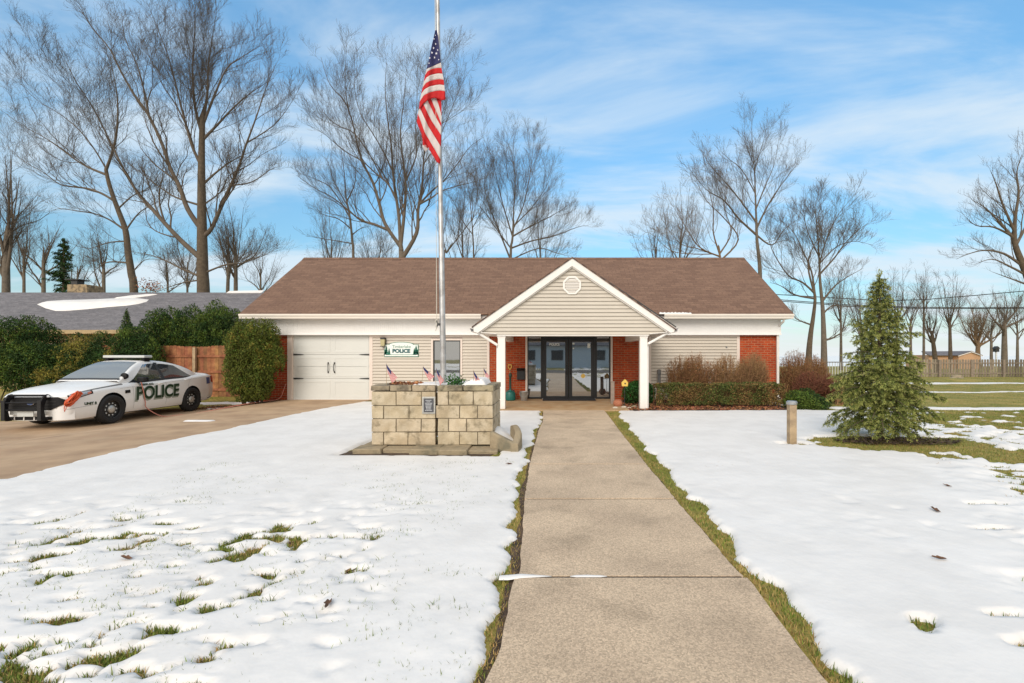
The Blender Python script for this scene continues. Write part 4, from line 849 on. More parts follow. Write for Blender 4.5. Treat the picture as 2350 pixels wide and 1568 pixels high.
fl.strip([(322, 752), (350, 830), (376, 930)], [(272, 755), (325, 880), (375, 1000)], 1); fl.strip([(272, 755), (325, 880), (375, 1000)], [(243, 775), (305, 905), (374, 1030)], 0); fl.strip([(243, 775), (305, 905), (374, 1030)], [(202, 800), (280, 965), (373, 1105)], 1)
fl.strip([(202, 800), (280, 965), (373, 1105)], [(176, 850), (255, 1020), (371, 1210)], 0); fl.strip([(176, 850), (255, 1020), (371, 1210)], [(160, 905), (225, 1080), (368, 1325)], 1); fl.strip([(160, 905), (225, 1080), (368, 1325)], [(150, 985), (205, 1120), (330, 1345), (362, 1362)], 0)
fl.dy = .06
fl.strip([(195, 1100), (205, 1150), (205, 1195)], [(240, 1140), (250, 1180), (255, 1225)], 0, 6); fl.strip([(200, 1195), (215, 1235), (232, 1255)], [(240, 1190), (250, 1215), (256, 1225)], 1, 6); fl.strip([(255, 1225), (275, 1250), (290, 1285)], [(275, 1235), (300, 1262), (312, 1300)], 0, 6); fl.strip([(278, 1262), (300, 1295), (330, 1340)], [(290, 1258), (312, 1290), (336, 1330)], 1, 6)
fo = fl.mb.build('american_flag', ['flag_red', 'flag_white', 'flag_blue'], smooth=True); fo.modifiers.new('s', 'SOLIDIFY').thickness = .002
tag(fo, 'large stars and stripes flag hanging limp on the flagpole', 'flag')
mb = MB()
for (x, y, r) in ((305, 232, 8), (320, 278, 10), (300, 315, 11), (341, 333, 7), (287, 357, 10), (327, 364, 12), (268, 405, 8), (309, 400, 12), (318, 200, 6), (350, 420, 6), (262, 452, 6)):
    p = fz(x, y); c_ = at(p[0], p[1], relief(*p)-.006); rr = r*1.15/2.412/1.634*FY/F; V = [c_+Vector(((rr if k % 2 == 0 else rr*.45)*math.sin(k*math.pi/5), 0, (rr if k % 2 == 0 else rr*.45)*math.cos(k*math.pi/5))) for k in range(10)]; mb.add(V, [tuple(range(10))])
o = mb.build('star', 'flag_star', fo, loose=True)
# small flags
def small_flag(px, ptop, h_, Y, lean, label, flip=1, z0=.93, wd=.15):
    X0 = wx(px, Y); zt_ = hz(ptop, Y); t_ = thing('small_flag', label, 'flag', (X0, Y, z0), 0, 'small flags stuck in the stone planter'); H = zt_-z0
    MB().tube([(0, 0, -.05), (lean, 0, H)], .004, 6).build('stick', 'wood_post', t_)
    mb = MB(); n = 12; top_ = Vector((lean, 0, H-.01))
    for i in range(13):                             # stripes as narrow bands hanging down from the stick
        A_, B_ = [], []
        for k in range(n+1):
            u = k/n
            for q, dst in ((i/13, A_), ((i+1)/13, B_)):
                dx = flip*(u*wd*.45+q*wd*.15+(1-q)*wd*.55*u); dz = -u*h_*.72-q*h_*.45*(1-.35*u); dst.append(top_+Vector((dx, -.015-.02*math.sin(u*5+q*4)*u, dz)))
        for k in range(n):
            mi = 2 if (k < n*.42 and i < 7) else (0 if i % 2 == 0 else 1); mb.add([A_[k], A_[k+1], B_[k+1], B_[k]], [(0, 1, 2, 3)], mi)
    mb.build('flag_cloth', ['flag_red', 'flag_white', 'flag_blue'], t_, smooth=True); return t_
f3 = lambda x, y: ((x/3.133+1300)/1.634, (y/3.133+1350)/1.634)
small_flag(f3(468, 40)[0], f3(0, 42)[1], .30, 7.22, -.0, 'small flag at the left corner of the planter, nearest the garage', 1, .93, .17)
small_flag(f3(868, 70)[0]+2, f3(0, 70)[1], .24, 7.75, .03, 'small flag at the back of the planter between two others, against siding', 1, .95, .19)
small_flag(f3(1040, 90)[0]+1, f3(0, 92)[1], .27, 7.3, .01, 'small flag just left of the flagpole foot', 1, .93, .12)
small_flag(f3(1490, 115)[0], f3(0, 118)[1], .27, 7.25, .0, 'small flag in the snow right of the green sprigs', 1, .93, .13)
small_flag(f3(1610, 85)[0], f3(0, 88)[1], .20, 7.85, .0, 'small faded flag at the back right of the planter before the brick', 1, .95, .10)
q = NR.normal(size=(420, 3))*np.array([.085, .06, .05])+np.array([wx(1046, 7.4), 7.4, 1.04]); V, Fq = leaves(q, .05, .02); o = npmesh('planter_sprigs', V, Fq, 'green_leaf'); tag(o, 'low green evergreen sprig in the planter beside the pole', 'plant')
V2, F2 = leaves(NR.normal(size=(60, 3))*np.array([.06, .04, .07])+np.array([wx(1042, 7.4), 7.4, 1.10]), .07, .008); npmesh('stems', V2, F2, 'yew_light').parent = o
# bollard
q = G(1817, 1019); t = thing('bollard_post', 'square wooden post with a round grey cap standing in the snow', 'bollard', (q[0], q[1], 0)); MB().box(-.058, .058, -.055, .055, -.1, .66).build('post', 'wood_post', t, bevel=.006)
MB().lathe([(.075, .655), (.085, .66), (.088, .695), (.07, .715), (0, .72)], n=20).build('cap', 'galvanised', t, smooth=True, angle=40)
# ------------------------------------------------------------------ police car (local: x forward, y left, z up, real size; drawn at .9)
def cr_(xs, ys, x):                                # smooth interpolation of a station table
    xs = np.array(xs, float); ys = np.array(ys, float); o = np.argsort(xs); xs = xs[o]; ys = ys[o]; m = np.gradient(ys, xs)
    i = np.clip(np.searchsorted(xs, x)-1, 0, len(xs)-2); h = xs[i+1]-xs[i]; t = np.clip((x-xs[i])/h, 0, 1)
    return (2*t**3-3*t**2+1)*ys[i]+(t**3-2*t**2+t)*h*m[i]+(-2*t**3+3*t**2)*ys[i+1]+(t**3-t**2)*h*m[i+1]
XS = [-2.62, -2.56, -2.40, -2.0, -1.6, -1.0, 0, .6, 1.0, 1.5, 2.0, 2.3, 2.45, 2.54]
HW = [.62, .80, .885, .935, .955, .965, .968, .965, .96, .955, .91, .84, .76, .60]       # half width
ZT = [.80, 1.02, 1.13, 1.155, 1.13, 1.11, 1.09, 1.08, 1.07, 1.015, .94, .87, .82, .76]     # top on the centre line
ZS = [.76, .97, 1.06, 1.07, 1.05, 1.02, .97, .945, .93, .905, .86, .81, .76, .70]     # shoulder
ZB = [.45, .36, .30, .26, .24, .23, .23, .23, .23, .23, .21, .20, .21, .26]
def bsec(x, u):                                    # body section: u 0 underside .. 1 top centre (left half)
    w = float(cr_(XS, HW, x)); zt = float(cr_(XS, ZT, x)); zs_ = float(cr_(XS, ZS, x)); zb = float(cr_(XS, ZB, x))
    U = [0, .08, .14, .30, .42, .55, .66, .74, .86, 1.0]; mid = zb+(zs_-zb)*.52
    Y_ = [w*.86, w*.93, w*.965, w*1.0, w*1.0, w*.985, w*.955, w*.87, w*.5, 0]; Z_ = [zb, zb+.02, zb+.10, mid-.06, mid+.04, zs_-.10, zs_-.01, zs_+(zt-zs_)*.45, zs_+(zt-zs_)*.92, zt]
    return float(cr_(U, Y_, u)), float(cr_(U, Z_, u))
def gsec(x, u):                                    # greenhouse: u 0 belt .. .5 rail .. 1 centre
    zc = float(cr_([-1.95, -1.75, -1.35, -.95, -.5, -.2, .15, .45, .75, 1.12], [1.125, 1.22, 1.395, 1.510, 1.575, 1.587, 1.555, 1.445, 1.285, 1.06], x))
    zb = float(np.interp(x, [-1.95, 1.12], [1.06, .93]))-.02; wb = float(cr_([-1.95, -1.4, -.5, .4, 1.12], [.74, .88, .905, .90, .83], x)); wt = float(cr_([-1.95, -1.4, -.7, 0, .5, 1.12], [.66, .60, .585, .59, .62, .76], x))
    zr = zb+(zc-zb)*.90; U = [0, .10, .44, .52, .60, .8, 1]; k = np.clip((zr-zb)/.55, 0, 1); wt = wb-(wb-wt)*k
    return float(np.interp(u, U, [wb, wb-(wb-wt)*.08, wt+.015, wt-.03, wt-.10, wt*.5, 0])), float(np.interp(u, U, [zb, zb+(zr-zb)*.1, zr-.02, zr+(zc-zr)*.45, zr+(zc-zr)*.72, zc-.006, zc]))
CAR = thing('police_car', 'white police sedan with black push bar and green POLICE lettering on the driveway', 'car')
def loft(sec, xs, us, name, m, parent):
    P_ = []
    for x in xs:
        row = [(x, sec(x, u)[0], sec(x, u)[1]) for u in us]; P_.append(row+[(a, -b_, c_) for a, b_, c_ in row[::-1][1:]])
    mb = MB().grid([r[::-1] for r in P_]); return mb, P_
us = list(np.linspace(0, 1, 30)); xs_b = list(np.linspace(-2.62, 2.54, 96))
mb, P_ = loft(bsec, xs_b, us, '', '', None); n = len(P_[0]); mb.f.append(tuple(range(n))); mb.m.append(0); mb.f.append(tuple((len(P_)-1)*n+j for j in range(n-1, -1, -1))); mb.m.append(0)
for i in range(len(P_)-1): mb.f.append((i*n, i*n+n-1, (i+1)*n+n-1, (i+1)*n)); mb.m.append(0)
body = mb.build('body', 'car_white', None, smooth=True)
WF, WR, WRAD = 1.43, -1.44, .363
# wheel arches cut through
bm = bmesh.new(); bm.from_mesh(body.data); bmesh.ops.recalc_face_normals(bm, faces=bm.faces); bm.to_mesh(body.data); bm.free()
cut = MB()
for wx_ in (WF, WR):
    for s in (-1, 1):
        cut.lathe([(.415, -.21 if s == 1 else -.12), (.415, .12 if s == 1 else .21)], (wx_, s*.90, WRAD+.005), 40, 'y')
co = cut.build('cut', 'car_black'); bm = bmesh.new(); bm.from_mesh(co.data); bmesh.ops.recalc_face_normals(bm, faces=bm.faces); bm.to_mesh(co.data); bm.free()
md = body.modifiers.new('b', 'BOOLEAN'); md.operation = 'DIFFERENCE'; md.object = co; md.solver = 'EXACT'
dg = bpy.context.evaluated_depsgraph_get(); me = bpy.data.meshes.new_from_object(body.evaluated_get(dg)); old = body.data; body.modifiers.clear(); body.data = me; bpy.data.objects.remove(co)
me.materials.clear(); me.materials.append(M['car_white']); me.materials.append(M['car_black'])
for p in me.polygons:
    c_ = p.center; p.material_index = 0
    for wx_ in (WF, WR):
        r_ = math.hypot(c_.x-wx_, c_.z-WRAD)
        if r_ < .42 and abs(c_.y) < .93 and (abs(p.normal.y) > .95 and abs(c_.y) < .80 or abs(r_-.415) < .03 and abs(p.normal.y) < .3): p.material_index = 1
    p.use_smooth = True
me.set_sharp_from_angle(angle=math.radians(38)); body.parent = CAR
gx = list(np.linspace(-1.95, 1.12, 60)); gu = [0, .05, .1, .2, .3, .4, .44, .48, .52, .56, .6, .7, .8, .9, 1]
mb, _ = loft(gsec, gx, gu, '', '', None); mb.build('roof', 'car_white', CAR, smooth=True)
def patch(sec, name, m, dom, nx=16, nu=8, off=.006, parent=CAR, both=True, mirror_to=None, sm=True, mb=None):
    """dom(s,t) -> (x,u)"""
    o_ = mb or MB()
    for sgn in ((1, -1) if both else (1,)):
        rows = []
        for i in range(nx+1):
            row = []
            for j in range(nu+1):
                x, u = dom(i/nx, j/nu); y, z = sec(x, u); e = .004
                y2, z2 = sec(x, min(u+e, 1)) if u < .99 else sec(x, u-e); y3, z3 = sec(x+.01, u)
                tv = Vector((0, y2-y, z2-z))*(1 if u < .99 else -1); tx = Vector((.01, y3-y, z3-z)); nrm = tx.cross(tv); nrm = nrm.normalized() if nrm.length > 1e-9 else Vector((0, 1, 0))
                if nrm.y < -.2 or (abs(nrm.y) <= .2 and nrm.z < 0 and sec is not bsec): nrm = -nrm
                if nrm.z < -.3: nrm = -nrm
                p = Vector((x, y, z))+nrm*off; row.append((p.x, p.y*sgn, p.z))
            rows.append(row[::sgn])
        o_.grid(rows)
    if mb is None: return o_.build(name, m, parent, smooth=sm, loose=both)
    return o_
mk = lambda a, b_, c_, d: (lambda s, t: (a+(b_-a)*s+d*t, (c_[0]+(c_[1]-c_[0])*s)+((c_[2]+(c_[3]-c_[2])*s)-(c_[0]+(c_[1]-c_[0])*s))*t))
# windows
patch(gsec, 'windshield', 'windshield', lambda s, t: (.20+(1.03-.20)*s, .555+.445*t), 14, 12, .008)
patch(gsec, 'rear_window', 'car_glass', lambda s, t: (-1.80+(.80)*s, .60+.4*t), 12, 10, .008)
patch(gsec, 'front_side_window', 'car_glass', lambda s, t: ((-.30-.02*t)+((.92-.80*t**1.1)-(-.30))*s, .12+.30*t), 14, 8, .008)
patch(gsec, 'rear_side_window', 'car_glass', lambda s, t: ((-1.58+.58*t)+((-.42+.02*t)-(-1.58+.58*t))*s, .12+.30*t), 14, 8, .008)
patch(gsec, 'door_pillar', 'car_trim', lambda s, t: (-.42+.12*s, .10+.34*t), 3, 6, .007)
patch(gsec, 'window_trim', 'car_trim', lambda s, t: (-1.66+2.62*s, .07+.055*t), 30, 2, .010)
patch(gsec, 'cowl', 'car_trim', lambda s, t: (1.02+.06*s, .50+.5*t), 2, 10, .010)
# door seams, sills
mb = MB()
for dom in (lambda s, t: (.80-.03*(1-t)+.006*s, .10+.52*t), lambda s, t: (-.36+.006*s, .08+.55*t), lambda s, t: (-1.22-.20*t**2+.006*s, .34+.29*t), lambda s, t: (-1.22+2.0*t, .088+.010*s), lambda s, t: (1.05+1.32*t, .70+.035*s-.03*t)): patch(bsec, '', '', dom, 1, 22, .003, mb=mb) if True else 0
mb.build('panel_gap', 'seam_dark', CAR)
patch(bsec, 'sill', 'car_black', lambda s, t: (-.98+1.96*s, .0+.085*t), 20, 3, .006)
patch(bsec, 'bumper_crease_shade', 'seam_dark', mk(2.46, 1.84, (.33, .33, .338, .336), 0), 12, 1, .004)  # dark strip on a smooth panel: shade of a crease put into colour
patch(bsec, 'beltline_crease_shade', 'seam_dark', mk(1.2, -1.9, (.60, .60, .604, .604), 0), 20, 1, .003)  # likewise a crease's shade, laid on as a thin dark strip
patch(bsec, 'rear_valance', 'car_black', lambda s, t: (-2.58+.68*s, .0+.13*t), 10, 3, .008)
patch(bsec, 'fender_vent', 'car_black', lambda s, t: (.90+.16*s, .485+.05*t+.0*s), 4, 2, .010)
for xx in (-.15, -1.20):
    mb = MB()
    for s in (1, -1):
        y, z = bsec(xx, .60); mb.tube([(xx+.10, s*(y+.0), z), (xx+.07, s*(y+.032), z+.005), (xx-.07, s*(y+.032), z+.012), (xx-.10, s*y, z+.012)], .012, 8)
    mb.build('door_handle', 'car_white', CAR, smooth=True)
# head and tail lamps
patch(bsec, 'headlight_bezel', 'car_black', mk(2.43, 1.93, (.515, .575, .69, .675), 0), 16, 8, .004)
patch(bsec, 'headlight', 'lens_clear', mk(2.405, 1.98, (.53, .59, .68, .668), 0), 14, 6, .010)
patch(bsec, 'turn_lens', 'lens_amber', mk(2.06, 1.97, (.58, .60, .635, .645), 0), 6, 3, .014)
patch(bsec, 'taillight', 'lens_red', mk(-2.60, -2.36, (.45, .50, .66, .66), 0), 8, 6, .008)
patch(bsec, 'gas_door_badge', 'decal_blue', mk(-2.30, -2.12, (.46, .46, .57, .57), 0), 4, 4, .007)
# nose: grille, lower intake, plate
fx = lambda y, z: float(np.interp(abs(y), [0, .55, .62, .70, .76, .80, .84], [2.585, 2.565, 2.55, 2.515, 2.465, 2.405, 2.32]))-.06*max(0, (z-.5))
def nose(name, m, poly, dx, parent=CAR, th=.03):
    mb = MB(); n = len(poly); V = [(fx(y, z)+dx, y, z) for y, z in poly]+[(fx(y, z)+dx-th, y, z) for y, z in poly]
    mb.add(V, [tuple(range(n)), tuple(range(2*n-1, n-1, -1))]+[(i, (i+1) % n, (i+1) % n+n, i+n) for i in range(n)]); return mb.build(name, m, parent)
def nosegrid(name, m, y0f, y1f, z0, z1, dx, n=18, k=8):
    mb = MB(); rows = []
    for i in range(k+1):
        z = z0+(z1-z0)*i/k; a, b_ = y0f(i/k), y1f(i/k); rows.append([(fx(a+(b_-a)*j/n, z)+dx, a+(b_-a)*j/n, z) for j in range(n+1)])
    return mb.grid(rows)
w_ = lambda t: .72-.22*abs(t-.42)**1.0*1.3
nosegrid('', '', lambda t: -.83, lambda t: .83, .22, .755, -.012).build('front_fascia', 'car_white', CAR, smooth=True)
nosegrid('', '', lambda t: -(.50+.33*(1-abs(t-.62)/.62)), lambda t: (.50+.33*(1-abs(t-.62)/.62)), .46, .755, .004, 20, 10).build('grille', 'car_black', CAR, smooth=True)
nosegrid('', '', lambda t: -.52, lambda t: .52, .235, .31, .004).build('lower_intake', 'car_black', CAR)
mb = MB()
for y in (-.35, -.12, .12, .35): mb.box(fx(y, .27)-.0, fx(y, .27)+.012, y-.012, y+.012, .235, .31)
mb.build('intake_fin', 'car_white', CAR, loose=True)
mb = MB()
for z in (.51, .58, .65): mb.grid([[(fx(y, z)+.012, y, z+d) for y in np.linspace(-.60, .60, 16)] for d in (-.008, .008)])
mb.build('grille_bar', 'wheel_black', CAR, loose=True)
mb = MB(); mb.lathe([(0, -.01), (.085, -.01), (.085, .012), (.07, .018), (0, .018)], (0, 0, 0), 24, 'x'); o = mb.build('oval_badge', 'chrome', CAR, smooth=True, angle=30); o.location = (fx(0, .6)+.016, .05, .61); o.scale = (1, 1, .42)
mb = MB().lathe([(0, .018), (.07, .018), (.07, .021), (0, .021)], (0, 0, 0), 24, 'x'); o2 = mb.build('badge_face', 'decal_blue', o)
# push bar
def upright(y): 
    pr = [(.0, .24), (.0, .42), (.02, .60), (.0, .74), (-.05, .82)]
    P_ = [(2.74, .22), (2.78, .30), (2.80, .45), (2.795, .60), (2.76, .72), (2.70, .80), (2.62, .83), (2.56, .80), (2.58, .74), (2.66, .68), (2.70, .58), (2.705, .45), (2.68, .32), (2.62, .22)]
    return MB().prism([(p[0]-.04, p[1]) for p in P_], 'y', y-.022, y+.022)
pb = thing('push_bar', None, None); pb.parent = CAR
for y in (-.42, .42):
    o = upright(y).build('upright', 'car_black', pb, bevel=.006)
    MB().box(2.764, 2.776, y-.045, y+.045, .24, .70).build('rubber_face', 'rubber', pb, bevel=.01)
    MB().lathe([(0, -.012), (.035, -.012), (.035, .012), (0, .012)], (2.60, y+(.03 if y > 0 else -.03), .775), 14, 'y').build('bolt', 'chrome', pb)
for z, x, r in ((.80, 2.64, .024), (.475, 2.74, .022), (.64, 2.74, .018)): MB().tube([(x, y, z) for y in (-.42, -.2, 0, .2, .42)], r, 10).build('crossbar', 'car_black', pb, smooth=True)
for s in (): MB().tube([(2.70, s*.42, .66), (2.66, s*.56, .64), (2.56, s*.70, .60), (2.53, s*.71, .50), (2.60, s*.62, .42), (2.70, s*.44, .42)], .018, 8).build('side_loop', 'car_black', pb, smooth=True)
MB().box(2.655, 2.675, -.19, .19, .325, .455).build('license_plate', 'plate_grey', CAR, bevel=.004)
for s in (-1, 1): MB().box(2.60, 2.62, s*.33-.09, s*.33+.09, .36, .46).build('marker_panel', 'plate_grey', CAR, bevel=.004)
# wheels
for wx_, s in ((WF, 1), (WR, 1), (WF, -1), (WR, -1)):
    w = thing('wheel', None, None); w.parent = CAR; w.location = (wx_, s*.865, WRAD); w.rotation_euler = (0, 0, 0 if s == 1 else math.pi); w.scale = (1.09, 1, 1)
    MB().lathe([(.225, .085), (.25, .10), (.31, .112), (.345, .098), (.360, .06), (.363, 0), (.360, -.06), (.345, -.098), (.31, -.11), (.23, -.10)], n=48, axis='y', cap=False).build('tyre', 'rubber', w, smooth=True, angle=50)
    MB().lathe([(.232, -.09), (.232, .082), (.224, .092), (.212, .085), (.205, .03), (.17, .02), (.12, .045), (.085, .052), (.0, .052)], n=48, axis='y').build('rim', 'wheel_black', w, smooth=True, angle=40)
    MB().lathe([(.100, .045), (.095, .068), (.07, .086), (.03, .093), (0, .093)], n=28, axis='y').build('hub_cap', 'hub_grey', w, smooth=True, angle=50)
    mb = MB()
    for k in range(10): a = k*math.pi/5; mb.lathe([(0, .032), (.021, .034), (.021, .038), (0, .038)], (.148*math.cos(a), 0, .148*math.sin(a)), 10, 'y')
    mb.build('vent_hole', 'plate_grey', w, loose=True)
    MB().lathe([(.26, -.14), (.26, -.11), (0, -.11)], n=24, axis='y').build('inner_well', 'car_black', w)
# underbody, mirrors, light bar, spot lamp
MB().box(-2.2, 2.2, -.70, .70, .20, .34).build('underbody', 'car_black', CAR)
for s in (1, -1):
    y0 = .90*s; mb = MB(); P_ = [(.62, .0), (.66, .06), (.64, .20), (.60, .25), (.50, .25), (.49, .02)]
    mb.prism([(p[0], y0+s*p[1]) for p in P_][::-s], 'z', 1.0, 1.13); mb.box(.52, .60, min(y0-.05*s, y0+.03*s), max(y0-.05*s, y0+.03*s), .97, 1.02); mb.build('side_mirror', 'car_black', CAR, bevel=.025)
lb = thing('light_bar', None, None); lb.parent = CAR
MB().box(-.30, .0, -.60, .60, 1.640, 1.715).build('lens_cover', 'plate_grey', lb, bevel=.02); MB().box(-.31, .01, -.61, .61, 1.625, 1.645).build('bar_base', 'car_black', lb, bevel=.006)
for s in (-1, 1): MB().box(-.24, -.04, s*.52-.05, s*.52+.05, 1.50, 1.63).build('mount_foot', 'car_black', lb, bevel=.01)
sp = thing('spot_lamp', None, None); sp.parent = CAR
MB().lathe([(.02, -.09), (.06, -.07), (.082, -.02), (.085, .03), (.08, .035)], (.90, .80, 1.17), 24, 'x').build('lamp_shell', 'car_black', sp, smooth=True, angle=50); MB().lathe([(0, .032), (.076, .030), (.076, .034)], (.90, .80, 1.17), 24, 'x').build('lamp_lens', 'chrome', sp)
MB().tube([(.88, .80, 1.12), (.86, .80, 1.05), (.82, .79, 1.0)], .012, 8).build('lamp_arm', 'car_black', sp)
MB().tube([(1.02, -.05, 1.085), (.95, .2, 1.13), (.88, .52, 1.145)], .008, 6).tube([(1.02, -.60, 1.06), (.95, -.35, 1.12), (.90, -.02, 1.165)], .008, 6).build('wiper', 'car_black', CAR, loose=True)
# lettering on the sides
def sidey(x, z):
    u0 = [bsec(x, u) for u in np.linspace(.10, .66, 24)]; return float(np.interp(z, [q[1] for q in u0], [q[0] for q in u0]))
def side_text(txt, size, xc, zc_, m, sx=1.0, shear=0.0, dx=0, dz=0, off=.006, bold=.02, name='lettering', rot=0):
    v, f = textmesh(txt, size, bold); V = []
    bm = bmesh.new(); bv = [bm.verts.new(p) for p in v]
    for q in f:
        try: bm.faces.new([bv[i] for i in q])
        except ValueError: pass
    for k in range(-9, 10): bmesh.ops.bisect_plane(bm, geom=bm.verts[:]+bm.edges[:]+bm.faces[:], plane_co=(0, k*size*.055, 0), plane_no=(0, 1, 0))
    bm.verts.index_update(); v = [tuple(p.co) for p in bm.verts]; f = [tuple(p.index for p in q.verts) for q in bm.faces]; bm.free()
    for p in v:
        tx, tz = p[0]*sx+shear*p[1]+dx, p[1]+dz+rot*(p[0]*sx); x = xc-tx; z = zc_+tz; V.append((x, sidey(x, z)+off, z))
    return MB().add(V, f).build(name, m, CAR)
side_text('POLICE', .48, -.07, .685, 'decal_grey', 1.0, .10, -.035, -.03, .004, .028)
side_text('POLICE', .48, -.07, .685, 'decal_green', 1.0, .10, 0, 0, .008, .014)
side_text('TIMBERLAKE', .075, .35, .925, 'decal_green', 1.2, 0, 0, 0, .006, .003)
side_text('UNIT 8', .085, 1.95+.06, .56, 'decal_green', 1.05, 0, 0, 0, .008, .005)
a_ = math.atan2(0.05, 2.58); CAR.scale = (.875, .93, .975); cy_ = 12.42
CAR.rotation_euler = (0, 0, -math.pi/2-math.radians(-1.0)); CAR.location = (-11.73, cy_, -.21+.012)
# orange cord bundle on the headlight, and the cord running to the wall
bpy.context.view_layer.update()
def cw(x, y, z): return CAR.matrix_basis @ Vector((x, y, z))
mb = MB(); c0_, c1_ = cw(2.46, .76, .62), cw(2.27, .90, .79)
for k in range(9):
    r_ = random.Random(k); P_ = []
    for j in range(13):
        a = 2*math.pi*j/12; u = .5+.5*math.cos(a)*r_.uniform(.85, 1.05); P_.append(c0_.lerp(c1_, u)+Vector((.05+.035*math.sin(a)+r_.uniform(-.015, .015), -.06+.05*math.sin(a+k), .075*math.sin(a+k*.3)*r_.uniform(.6, 1.3)+r_.uniform(-.015, .015))))
    mb.tube(P_, .013, 6, cap=False)
mb.tube([c0_.lerp(c1_, .1)+Vector((.05, -.08, 0)), c0_+Vector((.06, -.11, -.10)), c0_+Vector((.08, -.12, -.19)), c0_+Vector((.10, -.10, -.10))], .009, 6)
o = mb.build('cord_bundle', 'orange_cord', smooth=True); tag(o, 'bundled orange cord tied over the police car headlight', 'cord')
P_ = [cw(.62, 1.02, 1.0), cw(.56, 1.0, .9), cw(.50, .995, .7), cw(.44, .99, .45), cw(.40, 1.0, .28), (-10.62, 12.35, -.02-.15), (-10.45, 12.7, -.185), (-10.25, 12.8, -.18), (-10.0, 13.0, -.14), (-9.7, 13.4, -.07), (-9.3, 13.8, .01), (-9.15, 14.3, .02), (-9.0, 14.9, .06), (-8.9, 15.0, .35), (-8.86, 15.05, .55)]
P_ = [Vector(p) for p in P_]; Q = []
for i in range(len(P_)-1):
    p0, p1, p2, p3 = P_[max(i-1, 0)], P_[i], P_[i+1], P_[min(i+2, len(P_)-1)]
    for k in range(6):
        t_ = k/6; Q.append(.5*((2*p1)+(p2-p0)*t_+(2*p0-5*p1+4*p2-p3)*t_*t_+(3*p1-p0-3*p2+p3)*t_**3))
o = MB().tube(Q, .011, 6).build('extension_cord', 'faded_cord', smooth=True); tag(o, 'long faded orange cord from the police car to the brick wall', 'cord')
# ------------------------------------------------------------------ fences, neighbour houses
def picket_fence(name, label, x0, x1, y, z0, h, bw, gap, m, postx=2.4, front_rail=True, wav=.0, pm=None, rail_z=(.25, .9, 1.5), group=None, ps=.1):
    t = thing(name, label, 'fence', ((x0+x1)/2, y, z0), 0, group); cx_ = (x0+x1)/2; mb = MB(); x = x0-cx_; k = 0
    while x < x1-cx_-bw*.5:
        q = (x+cx_) % postx/postx; top_ = h+wav*math.sin(q*math.pi)+R.uniform(-.012, .012); dy = R.uniform(-.004, .004)
        mb.prism([(x, -.05), (x+bw, -.05), (x+bw, top_-.03), (x+bw-.025, top_), (x+.025, top_), (x, top_-.03)][::-1], 'y', dy, dy+.018); x += bw+gap
    mb.build('fence_board', m, t)
    for z in rail_z: MB().box(x0-cx_, x1-cx_, -.042 if front_rail else .02, -.005 if front_rail else .06, z, z+.085).build('rail', m, t)
    x = math.ceil(x0/postx)*postx-cx_
    while x < x1-cx_: MB().box(x-ps/2, x+ps/2, -.13 if front_rail else .02, -.043 if front_rail else .12, -.1, h-.02).build('post', pm or m, t); x += postx
    return t
picket_fence('cedar_fence', 'reddish cedar board fence behind the police car', -16.6, -9.75, 16.7, -.02, 1.80, .135, .004, 'cedar', 2.62, True, .06, 'wood_post', (.20, .85, 1.42))
picket_fence('picket_fence', 'long weathered grey wooden fence at the far side of the lawn', 24.6, 46, 31.4, .0, 1.20, .13, .06, 'fence_grey', 2.2, True, 0, None, (.2, .9), None, .14)
t = thing('ranch_house', 'low neighbouring house with long grey shingle roof and a strip of snow', 'house', (-24, 22, 0)); O2 = Vector((24, -22, 0))
def hb(mb, name, m, par=t, **k):
    o = mb.build(name, m, par, **k)
    if par is t: o.location = O2
    return o
hx0, hx1 = -44, -10.6; hy0, hyr = 20.0, 24.4; hez, hrz = hz(757, 20), hz(671.5, 24.4)
hr = hb(MB().slab([(hx0, hy0, hez), (hx1, hy0, hez), (hx1, hyr, hrz), (hx0, hyr, hrz)], (0, 0, -.12)).slab([(hx0, hyr, hrz), (hx1, hyr, hrz), (hx1, 2*hyr-hy0, hez), (hx0, 2*hyr-hy0, hez)], (0, 0, -.12)), 'roof', 'shingle_grey')
hb(MB().box(hx0+.1, hx1-.1, hy0+.5, 2*hyr-hy0-.5, -.1, hez-.14), 'wall', 'eave_tan'); hb(MB().box(hx0, hx1, hy0-.02, hy0+.02, hez-.17, hez-.01).box(hx0, hx1, hy0+.02, hy0+.5, hez-.17, hez-.14), 'fascia', 'eave_tan')
hb(MB().box(hx0, hx1, hy0+.49, hy0+.52, hez-.75, hez-.16), 'gable_band', 'shed_wall')
for cx_ in (-22.5, -18.8, -15):
    w = hb(MB().box(cx_-.7, cx_+.7, hy0+.46, hy0+.50, .9, 2.0), 'window', 'white_trim'); hb(MB().box(cx_-.62, cx_+.62, hy0+.45, hy0+.462, .98, 1.92), 'pane', 'window_glass', w)
def onroof(px, py):                                # point of the grey roof under a pixel
    k = (hrz-hez)/(hyr-hy0); a = (px-VX)/F; b_ = (HY-py)/F; Y = (hez-k*hy0-CZ)/(b_-k); return Vector((a*Y, Y, CZ+b_*Y))
patchp = [(85, 699), (98, 694), (140, 691), (200, 689.5), (262, 687), (318, 685.5), (342, 688), (336, 693), (318, 698), (290, 702), (250, 705), (200, 710), (150, 714), (128, 714), (105, 708)]
c_ = onroof(220, 698)
P3 = [onroof(*p) for p in patchp]; mb = MB(); nrm = Vector((0, -.5, 1)).normalized(); n = len(P3); in_ = [c_.lerp(p, .9)+nrm*.07 for p in P3]
mb.add([p+nrm*.004 for p in P3]+in_+[c_+nrm*.08], [(i, (i+1) % n, (i+1) % n+n, i+n) for i in range(n)]+[(i+n, (i+1) % n+n, 2*n) for i in range(n)]); hb(mb, 'snow_patch', 'snow', hr, smooth=True)
